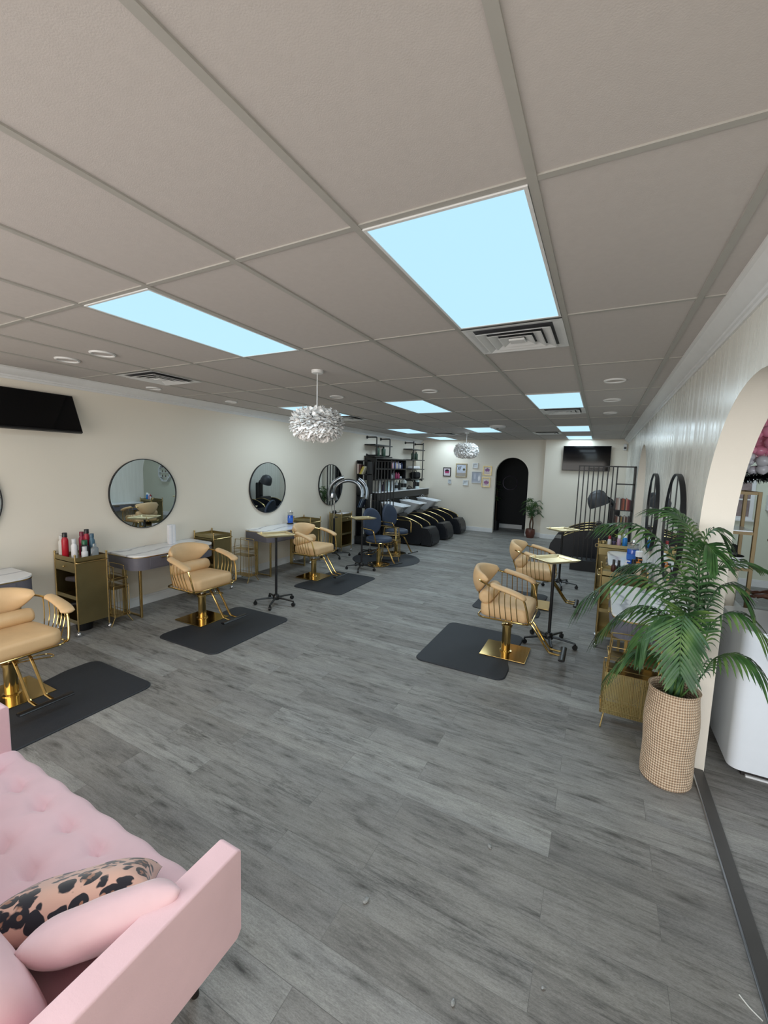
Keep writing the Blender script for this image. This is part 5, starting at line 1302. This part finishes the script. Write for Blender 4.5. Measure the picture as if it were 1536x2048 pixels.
for k in range(9):
    z = (-0.148, 0.012, 0.162)[k//3]; x = -0.20+0.17*(k % 3)
    lathe_bottle('nail_polish_bottle', '%s tiny bottle in the octagonal wall shelf, %s row' % (('black', 'dark red', 'brown')[k % 3], ('bottom', 'middle', 'top')[k//3]), (3.68+x, YE-0.055, 1.47+z), 0.014, 0.075, P_(((24, 22, 26), (90, 26, 34), (84, 58, 46))[k % 3]), P_((22, 22, 24)), 0.03, 0.5, group='tiny bottles in the octagonal shelf', seg=8)
# foil curtain, balloons, tinsel
t = thing('pink_foil_curtain', 'pink foil fringe hanging from the side room ceiling behind the balloons', 'curtain', (2.9, 5.15, H))
rf = random.Random(9)
rod = MB().cyl((-0.55, 0, -0.03), (0.75, 0, -0.03), 0.012, 8).build('rod', M['white_paint'], t)
f = MB()
for k in range(90):
    x = -0.55+k*0.0145; y = rf.uniform(-0.012, 0.012); l = rf.uniform(0.62, 0.70)
    f.face([(x, y, -0.04), (x+0.012, y+rf.uniform(-.006, .006), -0.04), (x+0.012+rf.uniform(-.004, .004), y, -l), (x, y+0.004, -l)])
tag(f.build('foil_strips', M['foil'], t, sharp=0), kind='stuff')
BAL = [(2.344, 4.750, 2.370, 0.037, 'p'), (2.359, 4.650, 2.357, 0.044, 'p'), (2.316, 4.650, 2.308, 0.039, 'p'), (2.424, 4.800, 2.301, 0.073, 'p'), (2.323, 4.700, 2.239, 0.034, 'p'), (2.329, 4.620, 2.191, 0.039, 'p'), (2.425, 4.780, 2.194, 0.068, 'p'), (2.457, 4.700, 2.398, 0.072, 'p'), (2.503, 4.772, 2.172, 0.039, 'p'), (2.308, 4.628, 2.114, 0.050, 'w'), (2.301, 4.700, 2.100, 0.037, 'w'), (2.381, 4.772, 2.092, 0.040, 'w'), (2.319, 4.628, 2.054, 0.033, 'w'), (2.292, 4.700, 2.015, 0.051, 'w'), (2.380, 4.772, 1.968, 0.057, 'w'), (2.423, 4.628, 2.072, 0.066, 'w'), (2.447, 4.700, 1.980, 0.061, 'w'), (2.292, 4.772, 1.914, 0.040, 'w'), (2.483, 4.628, 2.273, 0.071, 'p'), (2.537, 4.700, 2.060, 0.066, 'w'), (2.95, 4.72, 2.30, 0.11, 'p'), (3.1, 4.74, 2.12, 0.10, 'w')]
t = thing('balloon_garland', 'garland of pink and pearl white balloons over black tinsel in the side room', 'balloons', (2.5, 4.7, 2.15))
for k, (x, y, z, r, c) in enumerate(BAL):
    pm = M['pink_balloon'] if c == 'p' else M['white_balloon']
    a = rf.uniform(0, 6.28); R = Matrix.Rotation(a, 4, 'Z') @ Matrix.Rotation(0.5, 4, 'X')
    mb = MB().lathe([(0.03*r, -1.22*r), (0.05*r, -1.16*r), (0.28*r, -1.05*r), (0.62*r, -0.80*r), (0.90*r, -0.38*r), (1.0*r, 0.08*r), (0.93*r, 0.46*r), (0.70*r, 0.78*r), (0.38*r, 0.96*r), (0.02*r, 1.02*r)], seg=20)
    bmesh.ops.transform(mb.bm, matrix=Matrix.Translation((x-2.5, y-4.7, z-2.15)) @ R @ Matrix.Diagonal((0.95, 0.95, 0.88, 1)), verts=mb.bm.verts)
    o = mb.build('balloon', pm, t, sharp=0)
MB().tube(smooth([(-0.35, 0.06, -0.20), (0.0, 0.08, -0.12), (0.4, 0.08, -0.14), (0.9, 0.08, -0.05)], 6), 0.008, 6).build('hanging_rod', M['black_metal'], t)
MB().cyl((0.0, 0.08, -0.12), (0.0, 0.08, H-2.15), 0.003, 6).build('string', M['dark_grey'], t)
MB().cyl((0.8, 0.08, -0.06), (0.8, 0.08, H-2.15), 0.003, 6).build('string', M['dark_grey'], t)
f = MB()
for k in range(2600):
    x = rf.uniform(-0.35, 0.95); a = rf.uniform(0, 2*PI); l = rf.uniform(0.04, 0.085); c = Vector((x, 0.06, -0.245+0.02*math.sin(x*9))); d = Vector((rf.uniform(-.4, .4), math.cos(a), math.sin(a))).normalized(); sd = Vector((1, 0, 0)).cross(d).normalized()+Vector((rf.uniform(-1, 1), 0, 0)); sd.normalize()
    f.face([c-sd*0.006, c+sd*0.006, c+d*l+sd*0.004, c+d*l-sd*0.004])
tag(f.build('black_tinsel', M['black_plastic'], t, sharp=0), kind='stuff')

# ------------------------------------------------------------------ seated person in the side room (mostly beyond the picture edge)
def skin_mesh(name, verts, edges, rad, mat, parent, root=0, sub=2):
    bm = bmesh.new(); lay = bm.verts.layers.skin.verify(); vs = [bm.verts.new(v) for v in verts]
    for a, b_ in edges: bm.edges.new((vs[a], vs[b_]))
    for i, v in enumerate(vs):
        r = rad[i]; v[lay].radius = r if isinstance(r, tuple) else (r, r); v[lay].use_root = (i == root)
    me = bpy.data.meshes.new(name); bm.to_mesh(me); bm.free(); me.materials.append(mat)
    o = bpy.data.objects.new(name, me); COL.objects.link(o); o.parent = parent
    sk = o.modifiers.new('skin', 'SKIN'); sk.use_smooth_shade = True; sk.use_x_symmetry = False
    sb = o.modifiers.new('sub', 'SUBSURF'); sb.levels = sub; sb.render_levels = sub
    return o
pr = thing('person', 'seated person in black clothes at the right picture edge, holding a small tool', 'person', (2.72, 3.68, 0))
V = [(0, 0, 0.53), (-0.04, 0, 0.70), (-0.10, 0, 0.88), (-0.17, 0, 1.03), (-0.24, 0, 1.13), (-0.29, 0, 1.20), (-0.33, 0, 1.30), (-0.34, 0, 1.38)]
R = [0.13, 0.125, 0.13, 0.11, 0.055, 0.055, 0.09, 0.075]
E_ = [(i, i+1) for i in range(7)]
def addc(start, pts, rr):
    p = start
    for q, r in zip(pts, rr): V.append(q); R.append(r); E_.append((p, len(V)-1)); p = len(V)-1
    return p
h1 = addc(3, [(-0.17, -0.16, 1.04), (-0.19, -0.21, 0.93), (-0.22, -0.24, 0.82), (-0.34, -0.22, 0.815), (-0.42, -0.20, 0.82), (-0.46, -0.195, 0.825)], [0.058, 0.050, 0.042, 0.036, 0.027, 0.028])
for k, (dy, l, r) in enumerate(((-0.028, 0.070, 0.009), (-0.010, 0.082, 0.0095), (0.009, 0.078, 0.009), (0.027, 0.062, 0.008))):
    addc(h1, [(-0.495, -0.195+dy*0.8, 0.828), (-0.495-l*0.45, -0.195+dy, 0.822), (-0.495-l*0.8, -0.195+dy*1.05, 0.800)], [0.013, r, r*0.85])
addc(h1-1, [(-0.455, -0.165, 0.812), (-0.485, -0.150, 0.800), (-0.505, -0.155, 0.788)], [0.013, 0.010, 0.009])
h2 = addc(3, [(-0.17, 0.16, 1.04), (-0.19, 0.21, 0.93), (-0.22, 0.24, 0.80), (-0.34, 0.17, 0.78), (-0.42, 0.10, 0.78), (-0.46, 0.085, 0.785)], [0.058, 0.050, 0.042, 0.036, 0.027, 0.028])
for k, (dy, l, r) in enumerate(((-0.027, 0.062, 0.008), (-0.009, 0.078, 0.009), (0.010, 0.082, 0.0095), (0.028, 0.070, 0.009))):
    addc(h2, [(-0.495, 0.085+dy*0.8, 0.786), (-0.495-l*0.45, 0.085+dy, 0.778), (-0.495-l*0.8, 0.085+dy*1.05, 0.756)], [0.013, r, r*0.85])
addc(h2-1, [(-0.455, 0.055, 0.772), (-0.485, 0.04, 0.762), (-0.505, 0.045, 0.75)], [0.013, 0.010, 0.009])
for s in (-1, 1):
    addc(0, [(-0.06, s*0.10, 0.52), (-0.25, s*0.12, 0.53), (-0.46, s*0.13, 0.53), (-0.48, s*0.13, 0.30), (-0.46, s*0.13, 0.085), (-0.50, s*0.13, 0.045), (-0.60, s*0.13, 0.035)], [0.095, 0.085, 0.062, 0.056, 0.038, 0.04, 0.034])
body = skin_mesh('body', V, E_, R, M['skin'], pr)
def cloth(name, pts, rr, mat):
    return skin_mesh(name, pts, [(i, i+1) for i in range(len(pts)-1)], rr, mat, pr, 0, 2)
# top: torso plus sleeves to the elbow; trousers
v2 = [V[0], V[1], V[2], V[3], (-0.20, 0, 1.085), (-0.17, -0.165, 1.045), (-0.19, -0.215, 0.93), (-0.215, -0.238, 0.845), (-0.17, 0.165, 1.045), (-0.19, 0.215, 0.93), (-0.215, 0.238, 0.83)]
skin_mesh('black_top', v2, [(0, 1), (1, 2), (2, 3), (3, 4), (3, 5), (5, 6), (6, 7), (3, 8), (8, 9), (9, 10)], [0.145, 0.14, 0.145, 0.125, 0.085, 0.072, 0.063, 0.056, 0.072, 0.063, 0.056], M['black_cloth'], pr)
v3 = [V[0]]; e3 = []; r3 = [0.15]
for s in (-1, 1):
    p = 0
    for q, r in (((-0.06, s*0.10, 0.52), 0.11), ((-0.25, s*0.12, 0.53), 0.098), ((-0.46, s*0.13, 0.53), 0.076), ((-0.48, s*0.13, 0.30), 0.07), ((-0.46, s*0.13, 0.10), 0.056)):
        v3.append(q); r3.append(r); e3.append((p, len(v3)-1)); p = len(v3)-1
skin_mesh('black_trousers', v3, e3, r3, M['black_cloth'], pr)
MB().sphere((-0.32, 0, 1.385), 0.108, 0.09, 0.085, 18, 12).build('hair', M['black_cloth'], pr)
MB().sphere((-0.425, 0, 1.315), 0.016, 0.012, 0.02, 10, 8).build('nose', M['skin'], pr)
MB().tube(smooth([(-0.41, -0.026, 1.268), (-0.424, 0, 1.266), (-0.41, 0.026, 1.268)], 4), 0.007, 8).build('lips', P_((196, 104, 112)), pr)
for s in (-1, 1):
    MB().sphere((-0.405, s*0.032, 1.338), 0.010, seg=10, rings=6).build('eye', M['white_paint'], pr)
    MB().sphere((-0.33, s*0.09, 1.32), 0.02, 0.010, 0.03, 10, 6).build('ear', M['skin'], pr)
    MB().tube([(-0.53+0.0, s*0.13, 0.045), (-0.62, s*0.13, 0.04), (-0.68, s*0.13, 0.028)], [0.045, 0.045, 0.028], 12).box(-0.70, -0.48, s*0.13-0.045, s*0.13+0.045, 0.0, 0.02, 0.008, 2).build('shoe', M['black_plastic'], pr)
MB().tube([(-0.405+0.028*0, -0.2035+0.0345*math.cos(a), 0.818+0.0345*math.sin(a)) for a in [2*PI*k/20 for k in range(20)]], [(0.013, 0.003)]*20, 8, closed=True, flat=(1, 0, 0)).build('silver_bracelet', M['chrome'], pr)
t = thing('small_hand_tool', 'small white handled tool held in the hand of the seated person', 'tool', (2.72-0.545, 3.68-0.17, 0.79))
MB().cyl((-0.02, -0.01, 0.01), (0.05, 0.01, -0.04), 0.005, 8).build('handle', M['white_gloss'], t); MB().cyl((-0.05, -0.018, 0.032), (-0.02, -0.01, 0.01), 0.0025, 6).build('tip', M['chrome'], t)
t = thing('black_stool', 'black round stool under the seated person', 'stool', (2.78, 3.68, 0))
MB().lathe([(0.19, 0.36), (0.20, 0.37), (0.20, 0.395), (0.18, 0.405), (0.01, 0.405)], seg=28).build('seat', M['black_leather'], t); star_base(t, 0.24)
MB().cyl((0, 0, 0.09), (0, 0, 0.36), 0.02, 12).build('column', M['chrome'], t)

# ------------------------------------------------------------------ small bits lying on the floor
rc = random.Random(8)
for (x, y, r, lab) in ((0.085, 0.053, 0.012, 'small crumpled clear scrap on the planks, nearest the sofa arm'), (0.50, 0.581, 0.011, 'small crumpled clear scrap in the middle of the open floor'),
                       (0.531, -0.101, 0.010, 'small bright scrap at the bottom edge of the picture'), (0.81, 0.101, 0.007, 'tiny dark edged scrap right of the bottom scraps'),
                       (-0.557, 0.954, 0.008, 'tiny scrap on the floor in front of the left mats')):
    mb = MB().sphere((0, 0, r*0.55), r*1.25, r*0.7, r*0.55, 10, 7)
    for v in mb.bm.verts: v.co += Vector((rc.uniform(-1, 1), rc.uniform(-1, 1), rc.uniform(0, 0.6)))*r*0.25
    o = mb.build('plastic_scrap', P_((150, 151, 150), 0.2), None, sharp=30); o.location = (x, y, 0); o.rotation_euler = (0, 0, rc.uniform(0, 3))
    tag(o, lab, 'scrap', 'small scraps on the floor')
o = MB().tube(smooth([(1.452, 0.43, 0.003), (1.475, 0.40, 0.003), (1.505, 0.375, 0.003)], 4), 0.0022, 6).build('white_thread', P_((222, 222, 216), 0.6))
tag(o, 'short white thread on the floor beside the dark threshold strip', 'thread')
